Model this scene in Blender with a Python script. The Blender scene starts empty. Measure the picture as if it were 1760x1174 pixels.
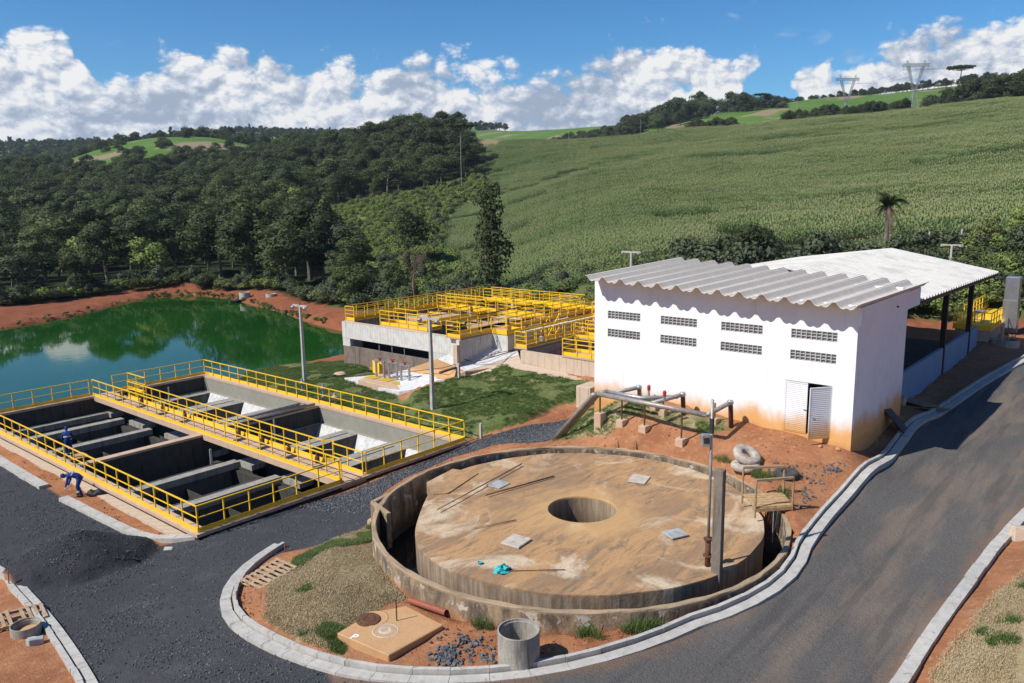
import bpy, math, random
import numpy as np
from mathutils import Vector, Matrix
random.seed(7); rng = np.random.default_rng(7)
scene = bpy.context.scene
C = scene.collection

# ------------------------------------------------------------------ camera
F, CX, CY, CAMH = 1385.6, 880.0, 587.0, 13.0
_n = lambda v: v / np.linalg.norm(v)
_X = _n(np.array([2082 - CX, 312 - CY, F])); _Y = np.array([-770 - CX, 356 - CY, F]); _Y = _n(_Y - _X * _X.dot(_Y))
RM = np.stack([_X, _Y, np.cross(_X, _Y)])
FWD = RM[:, 2]; FAZ = math.atan2(FWD[1], FWD[0])
cam_d = bpy.data.cameras.new('camera'); cam = bpy.data.objects.new('camera', cam_d); C.objects.link(cam)
r_, u_, b_ = RM[:, 0], -RM[:, 1], -RM[:, 2]
cam.matrix_world = Matrix(((r_[0], u_[0], b_[0], 0), (r_[1], u_[1], b_[1], 0), (r_[2], u_[2], b_[2], CAMH), (0, 0, 0, 1)))
cam_d.lens = 36 * F / 1760; cam_d.sensor_width = 36; cam_d.clip_start = .2; cam_d.clip_end = 9000
scene.camera = cam

# ------------------------------------------------------------------ sun and sky
SUN_AZ, SUN_EL = math.radians(155), math.radians(47)
sd = bpy.data.lights.new('sun', 'SUN'); sd.energy = 5.0; sd.angle = math.radians(.5); sd.color = (1, .955, .885)
so = bpy.data.objects.new('sun', sd); C.objects.link(so)
sdir = Vector((math.cos(SUN_AZ) * math.cos(SUN_EL), math.sin(SUN_AZ) * math.cos(SUN_EL), math.sin(SUN_EL)))
so.rotation_euler = sdir.to_track_quat('Z', 'Y').to_euler(); so.location = (0, 0, 60)
scene.cycles.max_bounces = 6; scene.cycles.diffuse_bounces = 3; scene.cycles.glossy_bounces = 3; scene.cycles.transparent_max_bounces = 8; scene.cycles.transmission_bounces = 2
world = bpy.data.worlds.new('World'); scene.world = world; world.use_nodes = True
vs = scene.view_settings
scene.display_settings.display_device = 'sRGB'
vs.view_transform = 'Standard'; vs.look = 'None'; vs.exposure = 0.2; vs.gamma = 1; vs.use_curve_mapping = False

class NT:
    """tiny helper for node trees"""
    def __init__(s, tree): s.t = tree; s.n = tree.nodes; s.l = tree.links
    def new(s, typ, **kw):
        n = s.n.new(typ)
        for k, v in kw.items(): setattr(n, k, v)
        return n
    def put(s, sock, v):
        if v is None: return
        if isinstance(v, bpy.types.NodeSocket): s.l.new(v, sock)
        elif isinstance(v, (tuple, list)) and len(v) == 3 and sock.type == 'RGBA': sock.default_value = (*v, 1)
        else: sock.default_value = v
    def math(s, op, a, b=None, c=None, clamp=False):
        n = s.new('ShaderNodeMath', operation=op, use_clamp=clamp)
        s.put(n.inputs[0], a); s.put(n.inputs[1], b); s.put(n.inputs[2], c); return n.outputs[0]
    def vmath(s, op, a, b=None):
        n = s.new('ShaderNodeVectorMath', operation=op); s.put(n.inputs[0], a); s.put(n.inputs[1], b); return n.outputs[0]
    def mix(s, f, a, b, blend='MIX'):
        n = s.new('ShaderNodeMix', data_type='RGBA', blend_type=blend)
        s.put(n.inputs[0], f); s.put(n.inputs[6], a); s.put(n.inputs[7], b); return n.outputs[2]
    def noise(s, vec, scale, detail=4, rough=.55, dist=0, dims='3D'):
        n = s.new('ShaderNodeTexNoise', noise_dimensions=dims)
        s.put(n.inputs['Vector'], vec); n.inputs['Scale'].default_value = scale; n.inputs['Detail'].default_value = detail
        n.inputs['Roughness'].default_value = rough; n.inputs['Distortion'].default_value = dist; return n.outputs[0]
    def ramp(s, f, a, b, lo=0.0, hi=1.0, smooth=True):
        n = s.new('ShaderNodeMapRange', interpolation_type='SMOOTHSTEP' if smooth else 'LINEAR', clamp=True)
        s.put(n.inputs[0], f); s.put(n.inputs[1], a); s.put(n.inputs[2], b); s.put(n.inputs[3], lo); s.put(n.inputs[4], hi); return n.outputs[0]
    def comb(s, x, y, z=0.0):
        n = s.new('ShaderNodeCombineXYZ'); s.put(n.inputs[0], x); s.put(n.inputs[1], y); s.put(n.inputs[2], z); return n.outputs[0]
    def sep(s, v):
        n = s.new('ShaderNodeSeparateXYZ'); s.put(n.inputs[0], v); return n.outputs

world.cycles.sampling_method = 'MANUAL'; world.cycles.sample_map_resolution = 256
def build_world():
    T = NT(world.node_tree); T.n.clear()
    out = T.new('ShaderNodeOutputWorld'); bg = T.new('ShaderNodeBackground'); bg.inputs[1].default_value = .08
    sky = T.new('ShaderNodeTexSky', sky_type='NISHITA'); sky.sun_disc = False
    sky.sun_elevation = SUN_EL; sky.sun_rotation = math.pi / 2 - SUN_AZ; sky.altitude = 900
    sky.air_density = 1.0; sky.dust_density = .25; sky.ozone_density = 3.0
    hsv = T.new('ShaderNodeHueSaturation'); hsv.inputs['Saturation'].default_value = 1.25; hsv.inputs['Value'].default_value = 1.12
    T.l.new(sky.outputs[0], hsv.inputs['Color'])
    tint = T.mix(1.0, hsv.outputs[0], (.68, 1.00, 1.16), 'MULTIPLY')
    tc = T.new('ShaderNodeTexCoord'); s = T.sep(tc.outputs['Generated'])
    ca, sa = math.cos(-FAZ), math.sin(-FAZ)
    fx = T.math('ADD', T.math('MULTIPLY', s[0], ca), T.math('MULTIPLY', s[1], -sa))
    fy = T.math('ADD', T.math('MULTIPLY', s[0], sa), T.math('MULTIPLY', s[1], ca))
    az = T.math('MULTIPLY', T.math('ARCTAN2', fy, fx), -1.0)          # to the right positive
    el = T.math('ARCSINE', s[2])
    # the roll of the photograph is in the camera, so elevations are true
    def h(p):
        w = T.new('ShaderNodeTexNoise', noise_dimensions='2D'); T.put(w.inputs['Vector'], p); w.inputs['Scale'].default_value = 16; w.inputs['Detail'].default_value = 2
        q = T.vmath('ADD', p, T.vmath('MULTIPLY', T.vmath('SUBTRACT', w.outputs['Color'], (.5, .5, .5)), (.022, .018, 0)))
        a = T.noise(q, 14, 5, .55, dims='2D')
        v = T.new('ShaderNodeTexVoronoi', feature='F1', normalize=True, voronoi_dimensions='2D'); T.put(v.inputs['Vector'], q)
        v.inputs['Scale'].default_value = 24; v.inputs['Detail'].default_value = 3; v.inputs['Roughness'].default_value = .5
        v.inputs['Lacunarity'].default_value = 2.4
        b = T.math('SUBTRACT', 1.0, T.math('MULTIPLY', v.outputs[0], 1.5))
        return T.math('ADD', T.math('MULTIPLY', a, .42), T.math('MULTIPLY', b, .58))
    elp = T.math('MULTIPLY', el, 1.45)
    P = T.comb(az, elp, 1.7)
    hh = h(P); h2 = h(T.vmath('ADD', P, (-.006, .010, 0)))
    cur = T.new('ShaderNodeFloatCurve'); c = cur.mapping.curves[0]
    prof = [(-400, 8), (0, 60), (60, 75), (110, 60), (165, 55), (195, 125), (260, 120), (300, 95), (340, 78), (480, 76), (560, 88), (610, 95), (640, 108), (665, 100), (720, 74), (800, 95), (850, 110), (900, 98), (950, 100), (1000, 90), (1060, 72), (1160, 66), (1240, 76), (1290, 100), (1312, 205), (1360, 205), (1385, 118), (1420, 96), (1445, 150), (1470, 105), (1540, 75), (1640, 66), (1760, 72), (2200, 60)]
    pts = [((math.atan((x - CX) / F) + .8) / 1.6, ((331 - y) / F + .02) / .3) for x, y in prof]
    while len(c.points) < len(pts): c.points.new(.5, .5)
    for pt, (a, b) in zip(c.points, pts): pt.location = (min(max(a, 0), 1), b); pt.handle_type = 'VECTOR'
    cur.mapping.use_clip = False; cur.mapping.update()
    wob = T.new('ShaderNodeTexNoise', noise_dimensions='2D'); T.put(wob.inputs['Vector'], P); wob.inputs['Scale'].default_value = 9; wob.inputs['Detail'].default_value = 3
    wz = T.math('MULTIPLY', T.math('SUBTRACT', wob.outputs[0], .5), .09)
    T.put(cur.inputs[1], T.math('DIVIDE', T.math('ADD', T.math('ADD', az, wz), .8), 1.6, clamp=True))
    top = T.math('SUBTRACT', T.math('MULTIPLY', cur.outputs[0], .3), .02)
    low = T.noise(T.comb(az, T.math('MULTIPLY', el, 2.2), 0.3), 7, 3, .5, dims='2D')
    d = T.math('SUBTRACT', T.math('ADD', top, T.math('MULTIPLY', T.math('SUBTRACT', low, .5), .022)), el)
    dens = T.math('ADD', T.math('MINIMUM', T.math('MULTIPLY', T.math('SUBTRACT', d, .020), 11.0), .46), T.math('MULTIPLY', T.math('SUBTRACT', hh, .56), 1.35))
    # a few loose scraps above the bank
    scr = T.noise(T.comb(T.math('MULTIPLY', az, 1.0), T.math('MULTIPLY', el, 2.0), 5.3), 5.0, 4, .6, dims='2D')
    scrm = T.math('SUBTRACT', scr, T.ramp(el, .05, .5, .62, .80, False))
    dens2 = T.math('MULTIPLY', scrm, 3.0)
    a1 = T.ramp(dens, -.06, .20); a2 = T.math('MULTIPLY', T.ramp(dens2, .0, .4), .75)
    alpha = T.math('MAXIMUM', a1, a2)
    alpha = T.math('MULTIPLY', alpha, T.ramp(el, -.05, -.02))
    rel = T.math('MULTIPLY', T.math('SUBTRACT', hh, h2), 2.6)
    up = T.ramp(d, .0, .16, .10, -.12, False)
    lit = T.math('ADD', T.math('ADD', rel, up), T.math('ADD', T.math('ADD', .53, T.math('MULTIPLY', T.math('SUBTRACT', low, .5), 1.9)), T.math('MULTIPLY', T.math('SUBTRACT', hh, .5), .6)), clamp=True)
    cr = T.new('ShaderNodeValToRGB'); e = cr.color_ramp
    e.elements[0].position = .10; e.elements[0].color = (.40, .48, .61, 1)
    e.elements[1].position = .88; e.elements[1].color = (1.02, 1.02, 1.0, 1)
    m = e.elements.new(.42); m.color = (.58, .65, .76, 1); m = e.elements.new(.64); m.color = (.78, .83, .90, 1)
    T.put(cr.inputs[0], lit)
    cloud = T.mix(1.0, cr.outputs[0], (9.9, 9.9, 10.0), 'MULTIPLY')
    T.l.new(T.mix(alpha, tint, cloud), bg.inputs[0]); T.l.new(bg.outputs[0], out.inputs[0])
build_world()

# ------------------------------------------------------------------ small helpers
def tag(o, label=None, cat=None, group=None, kind=None):
    for k, v in (('label', label), ('category', cat), ('group', group), ('kind', kind)):
        if v: o[k] = v
    return o
def empty(name, loc=(0, 0, 0), rz=0, label=None, cat=None, group=None):
    o = bpy.data.objects.new(name, None); C.objects.link(o); o.location = loc; o.rotation_euler = (0, 0, rz)
    return tag(o, label, cat, group)
class MB:
    def __init__(s): s.v = []; s.f = []; s.smooth = False
    def add(s, vs, fs):
        k = len(s.v); s.v += [tuple(v) for v in vs]; s.f += [tuple(i + k for i in f) for f in fs]; return s
    def box(s, x0, x1, y0, y1, z0, z1):
        return s.add([(x0, y0, z0), (x1, y0, z0), (x1, y1, z0), (x0, y1, z0), (x0, y0, z1), (x1, y0, z1), (x1, y1, z1), (x0, y1, z1)],
                     [(0, 3, 2, 1), (4, 5, 6, 7), (0, 1, 5, 4), (1, 2, 6, 5), (2, 3, 7, 6), (3, 0, 4, 7)])
    def bar(s, a, b, w, h=None, up=(0, 0, 1)):
        a = Vector(a); b = Vector(b); d = (b - a).normalized(); h = h or w; up = Vector(up)
        if abs(d.dot(up)) > .99: up = Vector((1, 0, 0))
        sx = d.cross(up).normalized() * w / 2; sz = sx.cross(d).normalized() * h / 2
        vs = [p + i * sx + j * sz for p in (a, b) for i, j in ((-1, -1), (1, -1), (1, 1), (-1, 1))]
        return s.add(vs, [(0, 1, 2, 3), (7, 6, 5, 4), (0, 4, 5, 1), (1, 5, 6, 2), (2, 6, 7, 3), (3, 7, 4, 0)])
    def tube(s, pts, r, n=8, cap=True, radii=None):
        pts = [Vector(p) for p in pts]; rings = []; k0 = len(s.v); up = Vector((0, 0, 1))
        for i, p in enumerate(pts):
            d = (pts[min(i + 1, len(pts) - 1)] - pts[max(i - 1, 0)]).normalized()
            u = up if abs(d.dot(up)) < .95 else Vector((1, 0, 0))
            a = d.cross(u).normalized(); b = a.cross(d)
            rr = radii[i] if radii else r
            s.v += [tuple(p + rr * (math.cos(t) * a + math.sin(t) * b)) for t in [2 * math.pi * j / n for j in range(n)]]
        for i in range(len(pts) - 1):
            for j in range(n):
                s.f.append((k0 + i * n + j, k0 + (i + 1) * n + j, k0 + (i + 1) * n + (j + 1) % n, k0 + i * n + (j + 1) % n))
        if cap:
            s.f.append(tuple(k0 + j for j in range(n))); s.f.append(tuple(k0 + (len(pts) - 1) * n + j for j in range(n - 1, -1, -1)))
        return s
    def lathe(s, prof, c=(0, 0, 0), n=32):
        k0 = len(s.v); m = len(prof)
        for j in range(n):
            t = 2 * math.pi * j / n
            s.v += [(c[0] + r * math.cos(t), c[1] + r * math.sin(t), c[2] + z) for r, z in prof]
        for j in range(n):
            for i in range(m - 1):
                a = k0 + j * m + i; b = k0 + ((j + 1) % n) * m + i; s.f.append((a, b, b + 1, a + 1))
        return s
    def prism(s, poly, z0, z1):
        n = len(poly); return s.add([(x, y, z0) for x, y in poly] + [(x, y, z1) for x, y in poly],
            [tuple(range(n - 1, -1, -1)), tuple(range(n, 2 * n))] + [(i, (i + 1) % n, n + (i + 1) % n, n + i) for i in range(n)])
    def mesh(s, name, mat, smooth=False):
        me = bpy.data.meshes.new(name); me.from_pydata(s.v, [], s.f)
        for m in (mat if isinstance(mat, (list, tuple)) else [mat]): me.materials.append(m)
        if smooth: me.shade_smooth()
        return me
    def build(s, name, mat, parent=None, smooth=False, bevel=0, **tg):
        o = bpy.data.objects.new(name, s.mesh(name, mat, smooth)); C.objects.link(o)
        if parent is not None: o.parent = parent
        if bevel:
            m = o.modifiers.new('bevel', 'BEVEL'); m.width = bevel; m.segments = 1; m.limit_method = 'ANGLE'
        return tag(o, **tg)
def inst(name, me, parent=None, loc=(0, 0, 0), rot=(0, 0, 0), scale=(1, 1, 1), **tg):
    o = bpy.data.objects.new(name, me); C.objects.link(o)
    if parent is not None: o.parent = parent
    o.location = loc; o.rotation_euler = rot; o.scale = scale; return tag(o, **tg)
def copy_tree(o, parent=None):
    c = o.copy(); C.objects.link(c); c.parent = parent
    for ch in list(o.children): copy_tree(ch, c)
    return c

def material(name, col, col2=None, scale=3.0, rough=.8, metal=0.0, bump=0.0, bscale=30.0, spec=.3, col3=None, s3=.6, t3=.55, stretch=(1, 1, 1), detail=5, obj=False):
    """noise between col and col2, large patches of col3, fine bump"""
    m = bpy.data.materials.new(name); m.use_nodes = True; T = NT(m.node_tree); b = T.n['Principled BSDF']
    if obj: co = T.new('ShaderNodeTexCoord').outputs['Object']
    else: co = T.new('ShaderNodeNewGeometry').outputs['Position']
    co = T.vmath('MULTIPLY', co, stretch)
    c = col
    if col2: c = T.mix(T.ramp(T.noise(co, scale, detail, .6), .3, .7), col, col2)
    if col3: c = T.mix(T.ramp(T.noise(co, s3, 5, .65, .6), t3 - .06, t3 + .12), c, col3)
    T.put(b.inputs['Base Color'], c); b.inputs['Roughness'].default_value = rough; b.inputs['Metallic'].default_value = metal
    b.inputs['Specular IOR Level'].default_value = spec
    if bump:
        bn = T.new('ShaderNodeBump'); bn.inputs['Strength'].default_value = bump; bn.inputs['Distance'].default_value = .03
        T.put(bn.inputs['Height'], T.noise(co, bscale, 4, .6)); T.l.new(bn.outputs[0], b.inputs['Normal'])
    m['_'] = 0; return m
def concrete(name, a, b, stain, boards=0.0, s3=.6, t3=.5, bump=.5):
    """cast concrete with vertical streaks; boards = width of the formwork boards in metres"""
    m = bpy.data.materials.new(name); m.use_nodes = True; T = NT(m.node_tree); bs = T.n['Principled BSDF']
    co = T.new('ShaderNodeNewGeometry').outputs['Position']
    c = T.mix(T.ramp(T.noise(co, 2.3, 8, .65), .3, .7), a, b)
    st = T.noise(T.vmath('MULTIPLY', co, (3.0, 3.0, .35)), 1.6, 6, .65, .4)
    c = T.mix(T.math('MULTIPLY', T.ramp(st, t3, t3 + .16), .85), c, stain)
    fine = T.noise(co, 22, 4, .6)
    c = T.mix(T.ramp(fine, .35, .75, 0, .35), c, tuple(x * .6 for x in a))
    if boards:
        s = T.sep(co); u = T.math('FRACT', T.math('DIVIDE', T.math('ADD', s[0], s[1]), boards))
        ln = T.math('LESS_THAN', u, .08); c = T.mix(T.math('MULTIPLY', ln, .5), c, tuple(x * .35 for x in a))
    T.put(bs.inputs['Base Color'], c); bs.inputs['Roughness'].default_value = .9; bs.inputs['Specular IOR Level'].default_value = .2
    bn = T.new('ShaderNodeBump'); bn.inputs['Strength'].default_value = bump; bn.inputs['Distance'].default_value = .02
    T.put(bn.inputs['Height'], T.noise(co, 14, 6, .7)); T.l.new(bn.outputs[0], bs.inputs['Normal'])
    return m

M = {}
M['yellow'] = material('yellow_paint', (.86, .47, .006), (.78, .40, .006), 4, .42, 0, spec=.45, col3=(.60, .32, .02), s3=2.2, t3=.68)
def yellow():
    m = bpy.data.materials.new('yellow_paint'); m.use_nodes = True; T = NT(m.node_tree); b = T.n['Principled BSDF']; co = T.new('ShaderNodeNewGeometry').outputs['Position']; oi = T.new('ShaderNodeObjectInfo').outputs['Random']
    c = T.mix(oi, (.90, .55, .006), (.80, .49, .025)); c = T.mix(T.ramp(T.noise(co, 1.3, 5, .65), .45, .75, 0, .5), c, (.66, .42, .06)); c = T.mix(T.ramp(T.noise(co, 9, 5, .7), .64, .70, 0, .85), c, (.20, .09, .03))
    T.put(b.inputs['Base Color'], c); T.put(b.inputs['Roughness'], T.ramp(T.noise(co, 5, 3), .3, .7, .35, .65)); return m
M['yellow'] = yellow()
M['galv'] = material('galvanised_steel', (.42, .43, .44), (.30, .31, .33), 6, .42, .55, .1)
M['steel_pipe'] = material('weathered_pipe', (.36, .34, .31), (.24, .22, .20), 5, .5, .35, .1, col3=(.30, .17, .09), s3=1.2, t3=.6)
M['rust'] = material('rusty_steel', (.16, .075, .035), (.09, .045, .03), 9, .85, .1, .3)
M['dark_steel'] = material('dark_steel', (.035, .035, .04), (.06, .05, .045), 5, .6, .3, .1)
M['black'] = material('black_plastic', (.012, .012, .014), (.02, .02, .022), 4, .6)
M['red'] = material('red_paint', (.45, .03, .02), (.36, .03, .02), 5, .4)
M['wood'] = material('weathered_wood', (.36, .25, .145), (.24, .16, .09), 5, .85, 0, .4, 25, stretch=(1, 1, 3))
M['pallet'] = material('pallet_wood', (.47, .34, .22), (.30, .21, .13), 6, .85, 0, .3)
M['plank'] = material('rough_plank', (.50, .33, .17), (.34, .21, .10), 7, .85, 0, .4)
M['white_metal'] = material('white_painted_metal', (.78, .79, .80), (.70, .71, .72), 3, .45)
M['tyre'] = material('dusty_rubber', (.48, .42, .35), (.30, .26, .22), 6, .9, 0, .4)
M['tyre_dark'] = material('old_rubber', (.04, .038, .036), (.07, .065, .06), 6, .85, 0, .3)
M['tank_con'] = concrete('tank_concrete', (.40, .37, .32), (.27, .25, .22), (.16, .14, .115), bump=.6)
M['tank_in'] = concrete('basin_concrete', (.070, .067, .058), (.048, .046, .040), (.030, .028, .025), bump=.4)  # basin shade put into this darker copy of the concrete
M['basin_lit'] = concrete('sunlit_basin_wall', (.30, .285, .235), (.26, .25, .205), (.20, .19, .16), t3=.6, bump=.2)  # sunlight put into this paler copy for the wall facing the sun
M['hopper_shade'] = concrete('shaded_hopper_tone', (.11, .108, .10), (.08, .078, .072), (.05, .048, .045), bump=.3)  # shaded hopper tone, the shade held in the colour itself
M['hopper'] = concrete('sunlit_hopper_tone', (.62, .61, .58), (.50, .50, .48), (.33, .32, .30), bump=.3)  # paler twin with sunlight painted in, for the hopper's far slope
M['coping'] = concrete('dusty_coping', (.56, .40, .28), (.47, .33, .23), (.38, .28, .20), t3=.55, bump=.3)
M['beam_top'] = concrete('grey_beam', (.36, .34, .30), (.27, .26, .23), (.17, .16, .14), bump=.4)
M['board_con'] = concrete('board_marked_concrete', (.66, .64, .59), (.52, .505, .465), (.30, .27, .23), boards=.30, t3=.55)
M['board_low'] = concrete('damp_board_concrete', (.25, .20, .16), (.17, .135, .11), (.09, .075, .06), boards=.2)
M['dusty_con'] = concrete('dust_stained_concrete', (.60, .46, .34), (.50, .41, .32), (.34, .24, .16), boards=.6, t3=.58)
M['kerb'] = concrete('kerb_concrete', (.50, .48, .44), (.38, .365, .335), (.25, .215, .175), t3=.54, bump=.5)
M['white_pave'] = concrete('limewashed_concrete', (.68, .67, .65), (.52, .51, .50), (.28, .27, .26), t3=.55)
M['ochre_pave'] = concrete('dusty_ochre_pavement', (.55, .33, .16), (.47, .28, .14), (.38, .25, .15), t3=.6)
M['hatch'] = concrete('pale_hatch_concrete', (.56, .50, .42), (.42, .37, .31), (.30, .26, .22))
M['hatch_grey'] = concrete('speckled_grey_concrete', (.42, .43, .43), (.30, .31, .31), (.20, .20, .20))
M['fibre'] = concrete('fibre_cement', (.66, .60, .52), (.58, .53, .46), (.44, .40, .35), t3=.62, bump=.15)
M['white_sheet'] = material('white_sheet_roof', (.55, .53, .49), (.48, .465, .43), 2, .55, 0, .1, col3=(.40, .39, .37), s3=.5, t3=.55)
M['blue_cloth'] = material('blue_overalls', (.012, .045, .24), (.01, .03, .16), 8, .85, 0, .3)
M['reflect'] = material('reflective_tape', (.72, .78, .66), (.55, .75, .40), 8, .5)
M['skin'] = material('skin', (.33, .17, .10), (.28, .14, .08), 8, .6)
M['boot'] = material('black_boot', (.02, .018, .016), (.03, .027, .025), 8, .6)
M['glove'] = material('white_glove', (.55, .54, .50), (.45, .44, .4), 8, .8)
M['teal'] = material('teal_plastic_bag', (.01, .42, .36), (.12, .45, .55), 9, .35, 0, .3)
M['bright_steel'] = material('bright_steel', (.72, .74, .76), (.62, .64, .67), 3, .28, .85, .1)
M['blue_paint'] = material('blue_painted_wall', (.15, .27, .43), (.19, .30, .43), 2, .8, 0, .1, col3=(.20, .26, .34), s3=1.1, t3=.56)
M['water_dark'] = material('dark_tank_water', (.006, .008, .009), (.01, .012, .012), 2, .06, 0, spec=.5)

def slab_mat():
    m = bpy.data.materials.new('stained_slab'); m.use_nodes = True; T = NT(m.node_tree); b = T.n['Principled BSDF']
    co = T.new('ShaderNodeNewGeometry').outputs['Position']
    st = T.vmath('MULTIPLY', co, (.55, 1.7, 1))
    c = T.mix(T.ramp(T.noise(st, .55, 7, .62, .8), .36, .62), (.285, .178, .103), (.45, .265, .125))
    c = T.mix(T.ramp(T.noise(st, 1.1, 8, .7, 1.6), .48, .66), c, (.21, .15, .098))
    c = T.mix(T.math('MULTIPLY', T.ramp(T.noise(co, .33, 7, .66, 1.2), .50, .66), .85), c, (.60, .49, .35))
    c = T.mix(T.ramp(T.noise(T.vmath('MULTIPLY', co, (1, 3, 1)), 5, 6, .7, 1.0), .46, .72, 0, .5), c, (.17, .11, .065))
    # ochre dust washed round the opening
    d = T.vmath('SUBTRACT', co, (21.9, 15.6, 2)); ln = T.new('ShaderNodeVectorMath', operation='LENGTH'); T.put(ln.inputs[0], T.vmath('MULTIPLY', d, (1, 1, 0)))
    dd = T.math('ADD', ln.outputs['Value'], T.math('MULTIPLY', T.noise(co, .8, 5), 2.2))
    c = T.mix(T.ramp(dd, 2.2, 4.2, .65, 0), c, (.52, .32, .14))
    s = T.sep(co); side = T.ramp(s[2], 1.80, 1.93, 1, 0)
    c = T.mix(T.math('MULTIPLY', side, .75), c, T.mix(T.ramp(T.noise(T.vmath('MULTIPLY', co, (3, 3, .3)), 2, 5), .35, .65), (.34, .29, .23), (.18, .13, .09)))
    c = T.mix(T.ramp(s[2], .6, 1.75, .7, 0), c, (.07, .06, .045))  # shaft and edge painted darker with depth, as shade in the hole
    T.put(b.inputs['Base Color'], c); b.inputs['Roughness'].default_value = .92; b.inputs['Specular IOR Level'].default_value = .2
    bn = T.new('ShaderNodeBump'); bn.inputs['Strength'].default_value = .6; bn.inputs['Distance'].default_value = .03
    T.put(bn.inputs['Height'], T.noise(st, 6, 8, .7)); T.l.new(bn.outputs[0], b.inputs['Normal']); return m
M['slab'] = slab_mat()
def wall_mat(name, white, soil_z, soil_h, soil=(.58, .25, .07), rough=.8):
    """render or paint splashed with red earth up to a ragged line above the ground"""
    m = bpy.data.materials.new(name); m.use_nodes = True; T = NT(m.node_tree); b = T.n['Principled BSDF']
    co = T.new('ShaderNodeNewGeometry').outputs['Position']; s = T.sep(co)
    z = T.math('SUBTRACT', s[2], T.math('MULTIPLY', T.math('SUBTRACT', T.noise(T.vmath('MULTIPLY', co, (1, 1, .6)), .9, 7, .62), .5), 1.5))
    f = T.ramp(z, soil_z + soil_h * .25, soil_z + soil_h, 1, 0)
    c = T.mix(T.ramp(T.noise(co, 1.2, 5, .6), .3, .75), white, tuple(x * .93 for x in white))
    c = T.mix(T.ramp(T.noise(T.vmath('MULTIPLY', co, (2.5, 2.5, .22)), 1.3, 6, .7), .52, .75, 0, .35), c, tuple(x * .62 for x in white))
    c = T.mix(T.ramp(T.noise(co, .7, 7, .75, 1.5), .56, .62, 0, .18), c, tuple(x * .7 for x in white))
    c = T.mix(T.math('MULTIPLY', f, .95), c, soil)
    c = T.mix(T.ramp(z, soil_z - .1, soil_z + .28, .4, 0), c, tuple(x * .55 for x in soil))
    T.put(b.inputs['Base Color'], c); b.inputs['Roughness'].default_value = rough; b.inputs['Specular IOR Level'].default_value = .25
    bn = T.new('ShaderNodeBump'); bn.inputs['Strength'].default_value = .25; bn.inputs['Distance'].default_value = .01
    T.put(bn.inputs['Height'], T.noise(co, 25, 5, .6)); T.l.new(bn.outputs[0], b.inputs['Normal']); return m
M['wall'] = wall_mat('white_render', (.80, .81, .82), 3.0, 1.25, (.66, .34, .10))
M['door'] = wall_mat('white_louvre_metal', (.72, .73, .74), 3.05, 1.15, (.55, .29, .10), .5)
M['ring_wall'] = wall_mat('weathered_ring_wall', (.40, .33, .25), .95, .62, (.36, .17, .07), .9)
def ring_wall():
    m = bpy.data.materials.new('mouldy_ring_wall'); m.use_nodes = True; T = NT(m.node_tree); b = T.n['Principled BSDF']
    co = T.new('ShaderNodeNewGeometry').outputs['Position']; s = T.sep(co)
    c = T.mix(T.ramp(T.noise(co, 1.4, 7, .65), .35, .65), (.31, .235, .155), (.39, .28, .175))
    st = T.noise(T.vmath('MULTIPLY', co, (1.1, 1.1, .35)), 1.5, 8, .72, 1.2)
    side = T.ramp(s[2], 2.02, 2.125, 1, 0)
    c = T.mix(T.math('MULTIPLY', T.ramp(st, .36, .62), side), c, (.105, .085, .066))
    c = T.mix(T.math('MULTIPLY', T.ramp(T.noise(co, 2.6, 6, .6), .56, .63), side), c, (.50, .44, .36))
    low = T.math('ADD', s[2], T.math('MULTIPLY', T.math('SUBTRACT', T.noise(co, 1.2, 6), .5), 1.0))
    dv = T.vmath('MULTIPLY', T.vmath('SUBTRACT', co, (21.55, 15.58, 0)), (1, 1, 0)); ln = T.new('ShaderNodeVectorMath', operation='LENGTH'); T.put(ln.inputs[0], dv)
    inside = T.math('LESS_THAN', ln.outputs['Value'], 6.95)
    c = T.mix(T.math('MULTIPLY', T.ramp(low, 1.25, 1.75, .9, 0), T.math('SUBTRACT', 1.0, inside)), c, (.34, .145, .055))
    c = T.mix(T.math('MULTIPLY', T.ramp(s[2], .5, 1.1, .85, 0), inside), c, (.07, .06, .05))  # inner face darkens down the gap, its shade put into the colour
    T.put(b.inputs['Base Color'], c); b.inputs['Roughness'].default_value = .92; b.inputs['Specular IOR Level'].default_value = .2
    bn = T.new('ShaderNodeBump'); bn.inputs['Strength'].default_value = .7; bn.inputs['Distance'].default_value = .03
    T.put(bn.inputs['Height'], T.noise(co, 9, 7, .7)); T.l.new(bn.outputs[0], b.inputs['Normal']); return m
M['ring_wall'] = ring_wall()

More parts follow.
